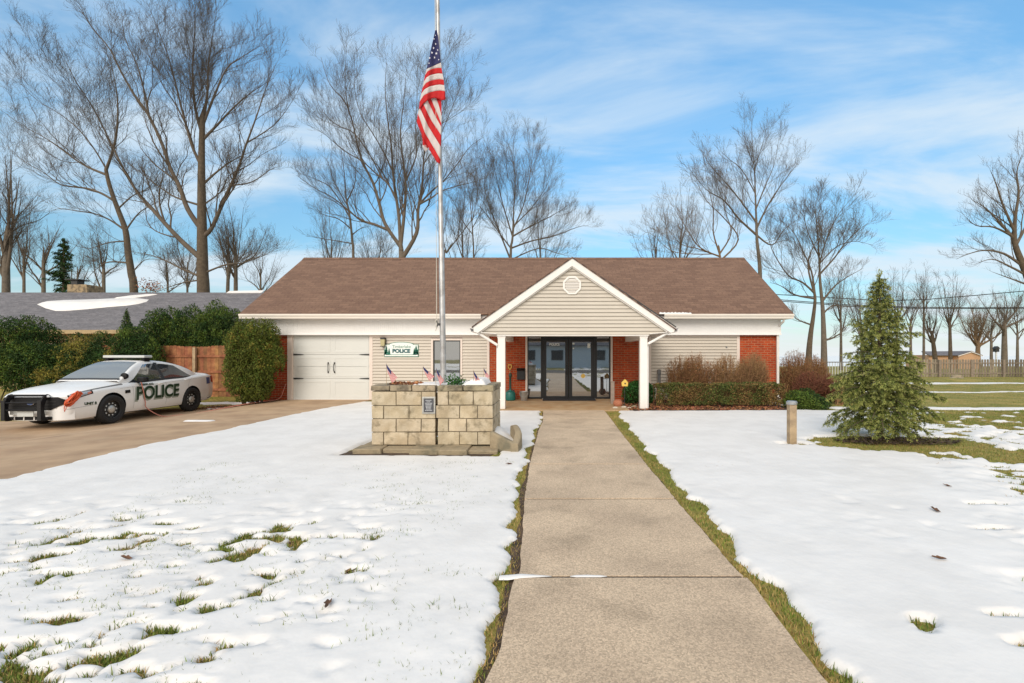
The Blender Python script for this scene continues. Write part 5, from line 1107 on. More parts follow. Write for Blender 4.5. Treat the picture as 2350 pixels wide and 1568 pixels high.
P3 = [onroof(*p) for p in ((262, 685), (300, 680), (345, 676.5), (362, 676), (340, 680), (310, 684), (292, 686.5))]; n = len(P3); c_ = onroof(312, 681); mb = MB(); mb.add([p+nrm*.004 for p in P3]+[c_.lerp(p, .85)+nrm*.05 for p in P3]+[c_+nrm*.05], [(i, (i+1) % n, (i+1) % n+n, i+n) for i in range(n)]+[(i+n, (i+1) % n+n, 2*n) for i in range(n)]); hb(mb, 'snow_patch', 'snow', hr)
a_, b_ = onroof(520, 674), onroof(600, 673.5); hb(MB().slab([a_+nrm*.01, b_+nrm*.01, b_+nrm*.01+Vector((0, .25, .16)), a_+nrm*.01+Vector((0, .2, .13))], nrm*.03), 'snow_patch', 'snow', hr)
hx = wx(198, 25.5); hb(MB().box(hx-.55, hx+.55, 25.0, 25.9, 3.6, hz(656, 25.5)), 'chimney', 'chimney_stone', hr, bevel=.03); hb(MB().box(hx-.45, hx-.1, 25.1, 25.5, hz(656, 25.5), hz(643, 25.5)).box(hx-.7, hx+.1, 25.0, 25.6, hz(646, 25.5), hz(643.5, 25.5)), 'chimney_cowl', 'dark_iron', hr, bevel=.02)
# shed beyond the far fence
sY = 50; t = thing('shed', 'small peach shed with a grey gable roof beyond the far fence', 'shed', (wx(2194, sY), sY, 0)); s_ = F/sY
Lx, Rx, mx_, pk = (2146-2194)/s_, (2250-2194)/s_, (2205-2194)/s_, hz(806.5, sY); ev = hz(815, sY)
md_ = (mx_+Rx)/2; xl = mx_-.25
MB().box(Lx, xl, .8, 4.2, -.1, ev).build('wall', 'shed_wall', t); MB().prism([(xl, -.1), (Rx, -.1), (Rx, ev), (md_, pk-.12), (xl, ev)][::-1], 'y', 0, 4.2).build('gable_wall', 'shed_wall', t)
MB().slab([(Lx-.2, .5, ev-.08), (xl+.2, .5, ev-.08), (xl+.9, 2.5, pk-.06), (Lx+.5, 2.5, pk-.06)], (0, 0, .09)).build('roof', 'shingle_grey', t)
MB().slab([(xl-.15, -.12, ev-.08), (md_, -.12, pk-.02), (md_, 4.3, pk-.02), (xl-.15, 4.3, ev-.08)], (0, 0, .07)).slab([(md_, -.12, pk-.02), (Rx+.15, -.12, ev-.08), (Rx+.15, 4.3, ev-.08), (md_, 4.3, pk-.02)], (0, 0, .07)).build('roof', 'shingle_grey', t)
MB().slab([(xl-.15, -.15, ev-.16), (md_, -.15, pk-.10), (md_, -.15, pk-.02), (xl-.15, -.15, ev-.08)], (0, .02, 0)).slab([(md_, -.15, pk-.10), (Rx+.15, -.15, ev-.16), (Rx+.15, -.15, ev-.08), (md_, -.15, pk-.02)], (0, .02, 0)).build('rake_board', 'white_trim', t, loose=True)
t = thing('birdhouse_pole', 'white pole with a dark birdhouse beyond the far fence', 'birdhouse', (wx(2286, 36), 36, 0)); MB().tube([(0, 0, 0), (0, 0, 1.75)], .06, 8).build('pole', 'house_white', t); MB().box(-.14, .14, -.12, .12, 1.75, 2.0).prism([(-.2, 2.0), (.2, 2.0), (0, 2.2)][::-1], 'y', -.16, .16).build('bird_box', 'dark_iron', t)
for k, (px, py, r_, l) in enumerate(((2198, 871, .28, 'large flat stone beside the dark log before the far fence'), (2186, 872, .16, 'small stone left of the large flat stone'), (2206, 872, .14, 'small stone right of the large flat stone'))):
    q = G(px, py); o = rock(q[0], q[1], r_, l, 'stone_old'); o['group'] = 'stones on the far lawn'
q0, q1 = G(2150, 879), G(2212, 879); q2 = G(2185, 873)
o = sheet('bare_earth', np.linspace(q2[0]-2.2, q2[0]+2.2, 20), np.linspace(q2[1]-1.2, q2[1]+1.0, 12), lambda x, y: .02+.10*np.clip(1-((x-q2[0])/2.1)**2-((y-q2[1])/1.1)**2, -.2, 1), 'turf'); tag(o, kind='structure')
# lamp-like fence piece between the spruce and the red shrubs
t = thing('lake_railing', 'thin white railing glimpsed between the red shrub and the spruce', 'railing', (wx(1905, 30), 30, 0))
MB().box(-1.3, 1.5, -.03, .03, .15, .22).box(-1.3, 1.5, -.03, .03, 1.0, 1.06).build('rail', 'seam_dark', t); mb = MB()
for k in range(16): mb.box(-1.3+k*.18, -1.27+k*.18, -.015, .015, .2, 1.0)
mb.build('baluster', 'house_white', t, loose=True)
# overhead lines
def wire(pts, label): 
    P_ = [at(*p) for p in pts]; Q = []
    for a, b_ in zip(P_[:-1], P_[1:]):
        for k in range(12): t_ = k/12; Q.append(a.lerp(b_, t_)-Vector((0, 0, 0*4*t_*(1-t_)*.15)))
    Q.append(P_[-1]); o = MB().tube(Q, .035, 6).build('power_line', 'wire'); tag(o, label, 'cable', 'overhead lines crossing the sky at the right')
wire([(1500, 640, 47), (1780, 676, 44), (2020, 690, 42), (2120, 688, 41), (2240, 678, 40), (2420, 662, 39)], 'thin upper overhead line rising towards the right edge of the photo')
wire([(1500, 655, 46), (1800, 689, 43), (1950, 700, 42), (2110, 705.5, 41), (2240, 706.5, 40), (2420, 705, 39)], 'thick level lower overhead line crossing behind the spruce top')
wire([(1500, 662, 46.3), (1800, 692, 43.3), (1950, 703, 42.3), (2110, 708, 41.3), (2240, 708.5, 40.3), (2420, 707.5, 39.3)], 'overhead line running just under the thick level one')
# ------------------------------------------------------------------ shrubs and hedges
def blob_shrub(name, label, cat, blobs, n, mats, L_=.05, W_=.022, stem='bark', shell=.5, up=.4, group=None, base=None, clump=0.0, rough=.22):
    """foliage in overlapping ellipsoids (cx, cy, cz, rx, ry, rz): leaf clusters near the surface, gaps between clumps"""
    bx_, by_ = base or (blobs[0][0], blobs[0][1]); t = thing(name, label, cat, (bx_, by_, float(terr(bx_, by_))), 0, group); tot = sum(b_[3]*b_[5]+b_[3]*b_[4] for b_ in blobs)
    allc, alln = [], []
    for (cx_, cy_, cz_, rx, ry, rz) in blobs:
        k = int(n*(rx*rz+rx*ry)/tot); d = rdir(k); r_ = 1-shell*NR.random(k)**1.6; 
        lump = 1+rough*(fbm(d[:, 0]*3+cx_*7, d[:, 2]*3+d[:, 1]*2+cy_*5, 1.3, 3, 3))
        p = d*np.array([rx, ry, rz])*(r_*lump)[:, None]+np.array([cx_, cy_, cz_]); hole = fbm(p[:, 0]*1.0+p[:, 1]*.7, p[:, 2]+p[:, 1]*.4, 1/.16, 17, 3); keep = (hole > -.34+.0*clump) | (r_ < .8); p = p[keep]; allc.append(p); alln.append(d[keep])
    p = np.concatenate(allc); dn = np.concatenate(alln); p = p[p[:, 2] > terr(p[:, 0], p[:, 1])+.02] if True else p
    dn = NR.normal(size=p.shape)*.4 if len(dn) != len(p) else dn
    pp = p-np.array([bx_, by_, float(terr(bx_, by_))]); ang = np.array([0, 0, 1.0]); V, Fq = leaves(pp, L_, W_, np.tile(ang, (len(pp), 1)), up)
    hn = fbm(p[:, 0]*1.3+p[:, 1], p[:, 2]*1.3, 2.6, 23, 3)+NR.normal(size=len(p))*.18; mi = np.zeros(len(p), int)
    for j in range(1, len(mats)): mi[hn > (.12 if j == 1 else .36)] = j
    npmesh('foliage', V, Fq, None, t, mi=mi, mats=mats)
    mb = MB()
    for (cx_, cy_, cz_, rx, ry, rz) in blobs:
        for k in range(5):
            a = R.uniform(0, 6.3); q = Vector((cx_-bx_, cy_-by_, 0)); e_ = q+Vector((rx*.7*math.cos(a), ry*.7*math.sin(a), cz_+rz*R.uniform(0, .7))); s0 = Vector((q.x*.8+R.uniform(-.05, .05), q.y*.8, -.05)); mb.tube([s0, s0.lerp(e_, .5)+Vector((0, 0, .1*rz)), e_], [.022, .014, .004], 5)
    mb.build('stem', stem, t); return t
def ell(px0, px1, pt, pb, Y, ry=None):
    x0, x1, zt_, zb_ = wx(px0, Y), wx(px1, Y), hz(pt, Y), hz(pb, Y); return ((x0+x1)/2, Y, (zt_+zb_)/2, (x1-x0)/2, ry or (x1-x0)/2, (zt_-zb_)/2)
# left hedges in front of the grey roofed house
blob_shrub('yew_shrub', 'big dark yew at the left edge of the photo, taller than its neighbours', 'shrub', [ell(-70, 60, 722, 890, 15.6, .9), ell(10, 115, 722, 880, 15.9, .8), ell(50, 140, 742, 870, 16.2, .7), ell(-20, 130, 780, 905, 15.4, .9), ell(90, 190, 800, 905, 15.8, .6)], 42000, ['yew', 'yew_light', 'yew_light'], .095, .028, up=.9)
blob_shrub('yew_shrub', 'spreading golden green shrub directly behind the police car windshield', 'shrub', [ell(100, 260, 785, 880, 16.0, .7), ell(140, 240, 765, 850, 16.6, .6), ell(180, 300, 805, 880, 15.8, .5), ell(60, 200, 840, 895, 15.2, .5)], 30000, ['yew', 'yew_gold', 'yew_gold'], .09, .026, up=.6)
blob_shrub('yew_shrub', 'mid green feathery shrub between the golden one and the cedar fence', 'shrub', [ell(205, 265, 758, 880, 17.6, .5), ell(258, 345, 745, 880, 16.4, .5), ell(300, 372, 770, 890, 16.3, .5), ell(240, 330, 800, 900, 16.0, .4)], 30000, ['yew', 'yew_light', 'yew_light'], .09, .026, up=.9)
def cone_tree(name, label, cat, px, pt, pb, hw_px, Y, n, mats, L_, W_, dens=1.0, group=None, base_z=0, gaps=.0, droop=-.3, trunk='bark'):
    x0 = wx(px, Y); H = hz(pt, Y); r0 = hw_px*Y/F; z0 = max(hz(pb, Y), .1); t = thing(name, label, cat, (x0, Y, 0), 0, group)
    z = z0+(H-z0)*(1-np.sqrt(NR.random(n)*.98+.0)); 
    z = z0+(H-z0)*(1-np.sqrt(1-NR.random(n)))**1.0; rr = r0*(1-(z-z0)/(H-z0))**.85*(NR.random(n)**.45); a = NR.uniform(0, 6.283, n); br = .80+.35*np.sin(a*5+z*9)*np.sin(z*13+a*2); rr = rr*br
    p = np.stack([rr*np.cos(a), rr*np.sin(a), z+droop*rr], -1); V, Fq = leaves(p, L_, W_, np.stack([np.cos(a), np.sin(a), -.4+0*a], -1), 1.2); mi = (NR.random(n) < .3).astype(int)*(len(mats)-1); npmesh('crown', V, Fq, None, t, mi=mi, mats=mats)
    MB().tube([(0, 0, -.1), (0, 0, H*.95)], [r0*.07+.02, .01], 8).build('trunk', trunk, t); return t
cone_tree('arborvitae', 'narrow pointed bright green evergreen cone in front of the grey roof', 'tree', 291, 706, 860, 33, 16.9, 9000, ['yew', 'yew_light'], .07, .025, droop=.25)
hedge_defs = [('tall dark yew behind the left end of the cedar fence', [ell(322, 412, 712, 860, 18.4, .7), ell(350, 440, 706, 850, 18.8, .6)]), ('dark yew behind the middle of the cedar fence', [ell(395, 478, 702, 850, 18.5, .7), ell(440, 520, 712, 860, 18.2, .6)]), ('dark yew nearest the golden arborvitae, behind the fence end', [ell(462, 530, 690, 850, 18.6, .6), ell(490, 560, 705, 860, 18.3, .6)])]
for l, bl in hedge_defs: blob_shrub('yew_shrub', l, 'shrub', bl+[(bl[0][0], bl[0][1], 1.0, bl[0][3]*1.3, .5, 1.0)], 30000, ['yew', 'yew_light'], .10, .03, up=.9, group='yews behind the cedar fence')
blob_shrub('globe_arborvitae', 'rounded golden green arborvitae at the left corner of the brick building', 'shrub', [ell(527, 592, 736, 850, 14.25, .55), ell(562, 636, 733, 840, 14.2, .55), ell(524, 600, 790, 915, 14.1, .6), ell(575, 648, 775, 880, 14.2, .5), ell(540, 620, 850, 922, 14.05, .5)], 60000, ['arbor', 'yew_light', 'yew_gold'], .058, .028, up=.9, rough=.35)
# clipped box hedge
hx0_, hx1_, hyf, hyb, hh = wx(1507, 12.95), wx(1800, 12.95), 12.85, 13.6, hz(882, 12.9)
t = thing('box_hedge', 'low clipped green and brown hedge in front of the dormant shrubs', 'hedge', ((hx0_+hx1_)/2, 13.2, 0)); n = 34000
f_ = NR.random(n); x = NR.uniform(hx0_, hx1_, n); y = np.where(f_ < .6, hyf+.22*NR.random(n)**2, NR.uniform(hyf, hyb, n)); z = np.where(f_ < .6, NR.uniform(.08, hh, n), hh-.12*NR.random(n)**2)
y = y+.12*fbm(x, z, 2.5, 3); z = z+.05*fbm(x, y, 3.5, 4)*(z > hh*.6); x2 = x+.05*fbm(y, z, 4, 8); k = fbm(x, z+y, 7, 12, 3) > -.28
p = np.stack([x2, y, z], -1)[k]-np.array([(hx0_+hx1_)/2, 13.2, 0]); hn = fbm(x, z+y, 2.2, 14)[k]+NR.normal(size=k.sum())*.25; mi = np.where(hn > .12, 1, 0); V, Fq = leaves(p, .045, .026, np.tile([0, 0, 1.0], (len(p), 1)), .5); npmesh('foliage', V, Fq, None, t, mi=mi, mats=['box_leaf', 'box_brown'])
mb = MB()
for i in range(60): xx = R.uniform(hx0_, hx1_)-(hx0_+hx1_)/2; yy = R.uniform(-.3, .35); mb.tube([(xx, yy, -.05), (xx+R.uniform(-.1, .1), yy+R.uniform(-.05, .05), .3), (xx+R.uniform(-.2, .2), yy+R.uniform(-.1, .1), .66)], [.012, .008, .003], 5)
mb.build('stem', 'twig_brown', t)
def twig_shrub(name, label, blobs, ns, m, base_r=.25, lm=.10, tipm=None, group=None, seed=1, nleaf=0):
    """dormant shrub: stems from the base fanning to points inside the ellipsoids, each with side twigs"""
    r_ = random.Random(seed); bx_, by_ = sum(b_[0] for b_ in blobs)/len(blobs), blobs[0][1]; t = thing(name, label, 'shrub', (bx_, by_, 0), 0, group); mb = MB(); tips = []
    for (cx_, cy_, cz_, rx, ry, rz) in blobs:
        for k in range(int(ns*1.6/len(blobs))):
            d = Vector((r_.gauss(0, 1), r_.gauss(0, 1), abs(r_.gauss(0, 1))*1.1-.15)).normalized(); e_ = Vector((cx_-bx_+d.x*rx*r_.uniform(.8, 1.03), cy_-by_+d.y*ry, cz_+d.z*rz*r_.uniform(.85, 1.04))); s0 = Vector((cx_-bx_+d.x*rx*.35+r_.uniform(-base_r, base_r), r_.uniform(-.15, .15)*ry*2, -.02))
            mid = s0.lerp(e_, .5)+Vector((0, 0, .14*rz))+Vector((r_.uniform(-.06, .06), r_.uniform(-.06, .06), 0)); mb.tube([s0, s0.lerp(mid, .6), mid, mid.lerp(e_, .6)+Vector((r_.uniform(-.03, .03), 0, .02)), e_], [.011, .009, .007, .005, .002], 3, cap=False)
            for q in range(7):
                u = r_.uniform(.3, .97); p0 = (s0.lerp(mid, u*2) if u < .5 else mid.lerp(e_, u*2-1)); dd = (Vector((r_.gauss(0, 1), r_.gauss(0, 1), r_.gauss(.6, .8))).normalized())*lm*r_.uniform(.7, 2.0); mb.tube([p0, p0+dd*.5+Vector((0, 0, .01)), p0+dd], [.004, .003, .0015], 3, cap=False); tips.append(p0+dd)
                for w in range(2): d2 = Vector((r_.gauss(0, 1), r_.gauss(0, 1), r_.gauss(.4, .8))).normalized()*lm*.7; mb.tube([p0+dd*.6, p0+dd*.6+d2], [.0025, .0012], 3, cap=False); tips.append(p0+dd*.6+d2)
    mb.build('twig', m, t)
    if nleaf: c = np.array([tuple(r_.choice(tips)) for _ in range(nleaf)])+NR.normal(size=(nleaf, 3))*.015; V, Fq = leaves(c, .035, .02); npmesh('dried_leaf', V, Fq, tipm, t)
    return t
twig_shrub('dormant_shrub', 'brown leafless shrub at the left end of the row before the beige siding', [ell(1526, 1606, 812, 900, 14.3, .5), ell(1560, 1640, 808, 900, 14.3, .5)], 230, 'twig_brown', tipm='dead_leaf', group='clipped dormant shrubs behind the box hedge', seed=2, nleaf=800)
twig_shrub('dormant_shrub', 'brown leafless shrub in the middle of the row before the beige siding', [ell(1628, 1705, 812, 900, 14.3, .5)], 130, 'twig_tan', tipm='dead_leaf', group='clipped dormant shrubs behind the box hedge', seed=3, nleaf=150)
twig_shrub('dormant_shrub', 'dense tan fan shaped shrub at the right end of the row before the brick', [ell(1690, 1764, 806, 905, 14.2, .5)], 230, 'twig_tan', tipm='dead_leaf', group='clipped dormant shrubs behind the box hedge', seed=4, nleaf=100)
twig_shrub('leafless_shrub', 'tall rusty brown shrub just beyond the right corner of the building', [ell(1787, 1862, 802, 930, 15.6, .7), ell(1835, 1898, 812, 925, 15.8, .7)], 330, 'twig_brown', tipm='dead_leaf', seed=5, nleaf=700)
twig_shrub('barberry_shrub', 'low dark red shrub right of the rusty brown shrub', [ell(1820, 1900, 850, 935, 14.6, .6), ell(1866, 1934, 858, 942, 14.4, .6)], 330, 'twig_red', tipm='dead_leaf', seed=6, nleaf=350)
twig_shrub('leafless_shrub', 'small bare orange shrub glimpsed behind the left side of the spruce', [ell(1925, 1960, 880, 935, 13.5, .3)], 80, 'twig_tan', tipm='dead_leaf', seed=7, nleaf=120)
blob_shrub('green_shrub', 'low bright green mounded shrub behind the wooden post', 'shrub', [ell(1802, 1862, 895, 950, 12.6, .5), ell(1835, 1900, 905, 950, 12.5, .45), ell(1815, 1875, 892, 945, 12.9, .4)], 13000, ['yew', 'yew_light', 'yew_light'], .07, .02, up=.7)
blob_shrub('holly_shrub', 'dark green shrub tucked behind the right porch column', 'shrub', [ell(1428, 1470, 880, 930, 13.9, .4), ell(1465, 1503, 876, 930, 14.0, .4), ell(1440, 1495, 872, 905, 14.1, .35)], 9000, ['green_leaf', 'yew'], .055, .028, up=.4)
# ------------------------------------------------------------------ young spruce on the lawn
def spruce(px, py, pt, hw_px, label):
    q = G(px, py); x0, y0 = q; H = hz(pt, y0); r0 = hw_px*y0/F; t = thing('spruce_tree', label, 'tree', (x0, y0, 0)); r_ = random.Random(11)
    MB().tube([(0, 0, -.05), (.01, 0, .5), (-.01, 0, 1.3), (.01, 0, H*.8), (0, 0, H-.02)], [.055, .05, .038, .018, .006], 9).build('trunk', 'bark', t, smooth=True)
    C_, A_, tipm = [], [], []; mb = MB(); nb = 124
    for i in range(nb):
        f_ = (i+r_.random())/nb; z = .30+(H-.36)*f_**1.0; a = i*2.39996+r_.uniform(-.3, .3); prof = np.interp(f_, [0, .06, .25, .45, .62, .75, .85, .93, 1], [.96, 1.0, .90, .78, .55, .33, .21, .13, .05]); L_ = r0*prof*r_.choice([.55, .75, .9, 1.0, 1.08, 1.18]); u = Vector((math.cos(a), math.sin(a), 0)); rise = .10+.55*f_; P_ = []
        for k in range(7): s = k/6; P_.append(Vector((0, 0, z))+u*L_*s+Vector((0, 0, L_*(rise*s-(.50-.25*f_)*s*s*1.2+.10*s**4))))
        mb.tube(P_, [max(.012*(1-.8*k/6)*(.4+prof), .002) for k in range(7)], 4, cap=False)
        def tuft(p, d, ln, tip):
            n = max(int(ln*330), 4); s_ = NR.random(n); c = np.array(p)[None]+np.array(d)[None]*(s_*ln)[:, None]; rd = rdir(n)+np.array(d)[None]*.9; rd /= np.linalg.norm(rd, axis=1, keepdims=True); C_.append(c+rd*.018); A_.append(rd); tipm.append(np.where(s_ > .35, 1, 0) if tip else (NR.random(n) < .15).astype(int))
        for k in range(1, 7):
            d = (P_[k]-P_[k-1]); ln = d.length; tuft(P_[k-1], d.normalized(), ln, k == 6)
        nsub = int(4+L_*15)
        for j in range(nsub):
            s = .18+.8*(j+r_.random())/nsub; k = min(int(s*6), 5); p = P_[k].lerp(P_[k+1], s*6-k); side = 1 if j % 2 else -1; d = (u*r_.uniform(.35, .8)+Vector((-u.y, u.x, 0))*side*r_.uniform(.4, 1)+Vector((0, 0, r_.uniform(-1.3, -.1)))).normalized(); ln = L_*.30*(1.15-s)*r_.uniform(.5, 1.2)+.08
            m_ = p+d*ln*.5; d2 = (d+Vector((0, 0, -.5*(1-f_)))).normalized(); mb.tube([p, m_, m_+d2*ln*.5], [.004, .003, .0015], 3, cap=False); tuft(p, d, ln*.5, False); tuft(m_, d2, ln*.5, True)
            if ln > .13:
                for w in range(3): p3 = p+d*ln*r_.uniform(.2, .9); d3 = (d+Vector((r_.uniform(-1, 1), r_.uniform(-1, 1), r_.uniform(-.8, .3)))).normalized(); tuft(p3, d3, ln*.4, True)
    for k in range(16):
        a = k*.9; tuft(Vector((0, 0, H-.30+.02*k)), Vector((math.cos(a)*.4, math.sin(a)*.4, 1)).normalized(), .12, True)
    mb.build('branch', 'bark', t); c = np.concatenate(C_); a = np.concatenate(A_); b_ = np.cross(a, rdir(len(a))); b_ /= np.linalg.norm(b_, axis=1, keepdims=True)+1e-9; V, Fq = quads(c, a, b_, np.full(len(c), .036)*NR.uniform(.7, 1.3, len(c)), np.full(len(c), .0085)); npmesh('needles', V, Fq, None, t, mi=np.concatenate(tipm), mats=['spruce_needle', 'spruce_tip']); return len(c)
spruce(2018, 1009, 634, 110, 'young green spruce with drooping branches standing on the melted lawn')
# ------------------------------------------------------------------ bare trees
def grow(out, p, d, L_, r, dep, rg, up=.25, dens=1.0, maxd=4, rmin=.009):
    n = max(3, min(8, int(L_/.55)+2)); pts = [p.copy()]; rs = [r]; cur = d.copy()
    for i in range(n):
        cur = (cur+Vector((rg.gauss(0, 1), rg.gauss(0, 1), rg.gauss(0, 1)))*(.10+.025*dep)+Vector((0, 0, up*.22))).normalized(); pts.append(pts[-1]+cur*(L_/n)); rs.append(max(r*(1-.86*(i+1)/n), rmin*.42))
    out.append((pts, rs)); spawn(out, pts, rs, L_, dep, rg, up, dens, maxd, rmin)
def spawn(out, pts, rs, L_, dep, rg, up, dens, maxd, rmin, t0=.18):
    if dep >= maxd or L_ < .45: return
    k = int(dens*(2.2+L_*(.95 if dep < 2 else 1.5 if dep < 3 else 1.7))); n = len(pts)-1
    for j in range(k):
        t = t0+(1-t0)*(j+rg.random())/k; i = min(int(t*n), n-1); f = t*n-i; p = pts[i].lerp(pts[i+1], f); rr = rs[i]+(rs[i+1]-rs[i])*f; d = (pts[i+1]-pts[i]).normalized(); ax = d.orthogonal().normalized(); ax.rotate(Quaternion(d, rg.uniform(0, 6.283))); ang = math.radians(rg.uniform(20, 42) if dep < 3 else rg.uniform(25, 60)); nd = (d*math.cos(ang)+ax*math.sin(ang)); nd = (nd+Vector((0, 0, up*.55))).normalized(); cl = (L_*rg.uniform(.30, .62)+.15)*(1.1-.66*t)
        cl = min(cl, 4.5); 
        if cl > .25: grow(out, p, nd, cl, max(rr*rg.uniform(.34, .52), rmin*(1 if dep < 2 else .62)), dep+1, rg, up, dens, maxd, rmin)
def tree_mesh(t, out, m, loc):
    trunk, crown = MB(), []; Vs, Fs, off = [], [], 0
    def tb_(pts, rs, n):
        P_ = np.array([tuple(q) for q in pts]); k = len(P_); D = np.gradient(P_, axis=0); D /= np.linalg.norm(D, axis=1, keepdims=True)+1e-9; ref = np.array([.3, 1, .2]) if abs(D[0, 1]) < .8 else np.array([1, .2, .3]); A_ = np.cross(D, ref); A_ /= np.linalg.norm(A_, axis=1, keepdims=True); B_ = np.cross(D, A_); an = np.arange(n)*2*np.pi/n; V = P_[:, None]+(A_[:, None]*np.cos(an)[None, :, None]+B_[:, None]*np.sin(an)[None, :, None])*np.array(rs)[:, None, None]
        i = np.arange(k-1)[:, None]*n; j = np.arange(n)[None]; j2 = (j+1) % n; return V.reshape(-1, 3), np.stack([i+j, i+j2, i+n+j2, i+n+j], -1).reshape(-1, 4)
    for (tr, name) in ((True, 'trunk'), (False, 'crown')):
        Vs, Fs, off = [], [], 0
        for idx, (pts, rs, *fl_) in enumerate(out):
            is_t = bool(fl_)
            if is_t != tr: continue
            V, Fq = tb_(pts, rs, 10 if rs[0] > .12 else 6 if rs[0] > .04 else 3); Vs.append(V); Fs.append(Fq+off); off += len(V)
        if Vs: npmesh(name, np.concatenate(Vs)-np.array(loc), np.concatenate(Fs), m if tr or m == 'bark_tan' else 'bark_twig', t, smooth=True)
def curve(P_, k=5):
    Q = []
    for i in range(len(P_)-1):
        p0, p1, p2, p3 = P_[max(i-1, 0)], P_[i], P_[i+1], P_[min(i+2, len(P_)-1)]
        for q in range(k): t = q/k; Q.append(.5*((2*p1)+(p2-p0)*t+(2*p0-5*p1+4*p2-p3)*t*t+(3*p1-p0-3*p2+p3)*t**3))
    return Q+[P_[-1]]
def guided(label, Y, base_px, trunk, limbs, r0, conv, seed, m='bark', dens=1.0, maxd=4, rmin=.0075, up=.45, group='bare trees behind the buildings', wob=.5):
    rg = random.Random(seed); b_ = at(*conv(*trunk[0]), Y); loc = (b_.x, Y, 0); t = thing('bare_tree', label, 'tree', loc, 0, group); out = []
    tp = [Vector((b_.x+(b_.x-at(*conv(*trunk[1]), Y).x)*.0, Y, -.2))]+[at(*conv(*p), Y) for p in trunk]; tp = curve(tp, 4); zs_ = tp[-1].z; rs = [r0*(1.12-.80*(max(0, p.z)/zs_)**.8) for p in tp]; tp.append(tp[-1]+(tp[-1]-tp[-2])*1.2); rs.append(rs[-1]*.55); tp.append(tp[-1]+(tp[-1]-tp[-2])*.8); rs.append(.01); out.append((tp, rs, 1))
    for li in limbs:
        r_ = li[0]; P_ = [at(*conv(*p), Y) for p in li[1:]]; sgn = rg.choice([-1, 1]); dpth = rg.uniform(.2, 1)*sgn*wob; ln = 0
        best = min(((math.hypot(q.x*Y/q.y-P_[0].x, (q.z-CZ)*Y/q.y+CZ-P_[0].z), q, rr_) for e in out if len(e) > 2 or e[1][0] > .05 for q, rr_ in zip(e[0], e[1])), key=lambda k: k[0])
        s0 = best[1].copy() if best[0] < 1.6 else Vector((P_[0].x, best[1].y, P_[0].z)); r_ = min(r_, best[2]*1.15); y0 = s0.y; Q = [s0]; st = 1
        if len(P_) > 2 and (P_[1]-P_[0]).length < best[0]*1.2: st = 2
        for a, c_, pp in zip(P_[:-1], P_[1:], li[2:]): ln += (c_-a).length; Q.append(at(*conv(*pp), y0+dpth*ln*.5))
        Q = [Q[0]]+Q[st:]
        # keep apparent direction when pushed in depth
        Q = [Vector((q.x*(q.y/Y) if False else q.x, q.y, q.z)) for q in Q]; Q = curve(Q, 4); Lt = sum((b2-a2).length for a2, b2 in zip(Q[:-1], Q[1:])); rs = [max(r_*.80*(1-.93*(i/(len(Q)-1))**.8), rmin) for i in range(len(Q))]; out.append((Q, rs)); spawn(out, Q, rs, min(Lt, 8.5), 1, rg, up, dens*1.3, maxd, rmin, .10)
    tree_mesh(t, out, m, loc); return t
z1 = lambda x, y: (x/2.2277, y/2.2277)
T1 = guided('largest bare tree, thick trunk rising above the grey roof left of the station', 27, None, [(1040, 1500), (1036, 1400), (1034, 1250), (1032, 1100), (1030, 900), (1032, 720), (1036, 600)],
 [(.20, (1005, 1330), (930, 1235), (850, 1150), (770, 1060), (700, 980), (640, 880), (580, 760), (480, 560), (390, 420), (330, 300)), (.19, (1012, 1180), (960, 1070), (920, 960), (870, 860), (830, 740), (760, 590), (690, 490), (620, 370), (560, 250), (470, 140), (400, 30)),
  (.10, (780, 600), (740, 480), (700, 330), (640, 200), (620, 60)), (.12, (1015, 860), (980, 740), (930, 560), (890, 400), (850, 260), (770, 60)), (.13, (1030, 700), (1000, 560), (985, 400), (990, 250), (1000, 20)), (.11, (1036, 640), (1060, 480), (1065, 330), (1085, 200), (1110, 40)),
  (.10, (1050, 950), (1120, 870), (1210, 810), (1300, 770)), (.17, (1070, 1230), (1080, 1170), (1130, 1060), (1180, 950), (1225, 840), (1262, 730), (1310, 600), (1360, 450), (1410, 330)), (.09, (1262, 740), (1330, 690), (1410, 630), (1480, 540), (1560, 400)), (.11, (1052, 720), (1110, 640), (1200, 545), (1290, 470), (1400, 400)),
  (.10, (1055, 640), (1100, 480), (1160, 350), (1240, 290), (1340, 230)), (.09, (1010, 780), (960, 660), (900, 540), (830, 430), (760, 280)), (.11, (1010, 1415), (930, 1375), (850, 1335), (770, 1305), (690, 1290)), (.08, (1070, 1390), (1150, 1355), (1240, 1345), (1340, 1310), (1420, 1270)), (.07, (1020, 1440), (940, 1445), (860, 1470), (790, 1500)), (.09, (1000, 1060), (900, 1010), (820, 960), (740, 900), (650, 830)), (.08, (1040, 560), (1030, 400), (1040, 240), (1050, 60)),
  (.07, (1055, 1060), (1130, 980), (1170, 900), (1260, 850)), (.06, (1180, 950), (1290, 930), (1380, 870), (1440, 850))], .42, z1, 5, dens=1.5)
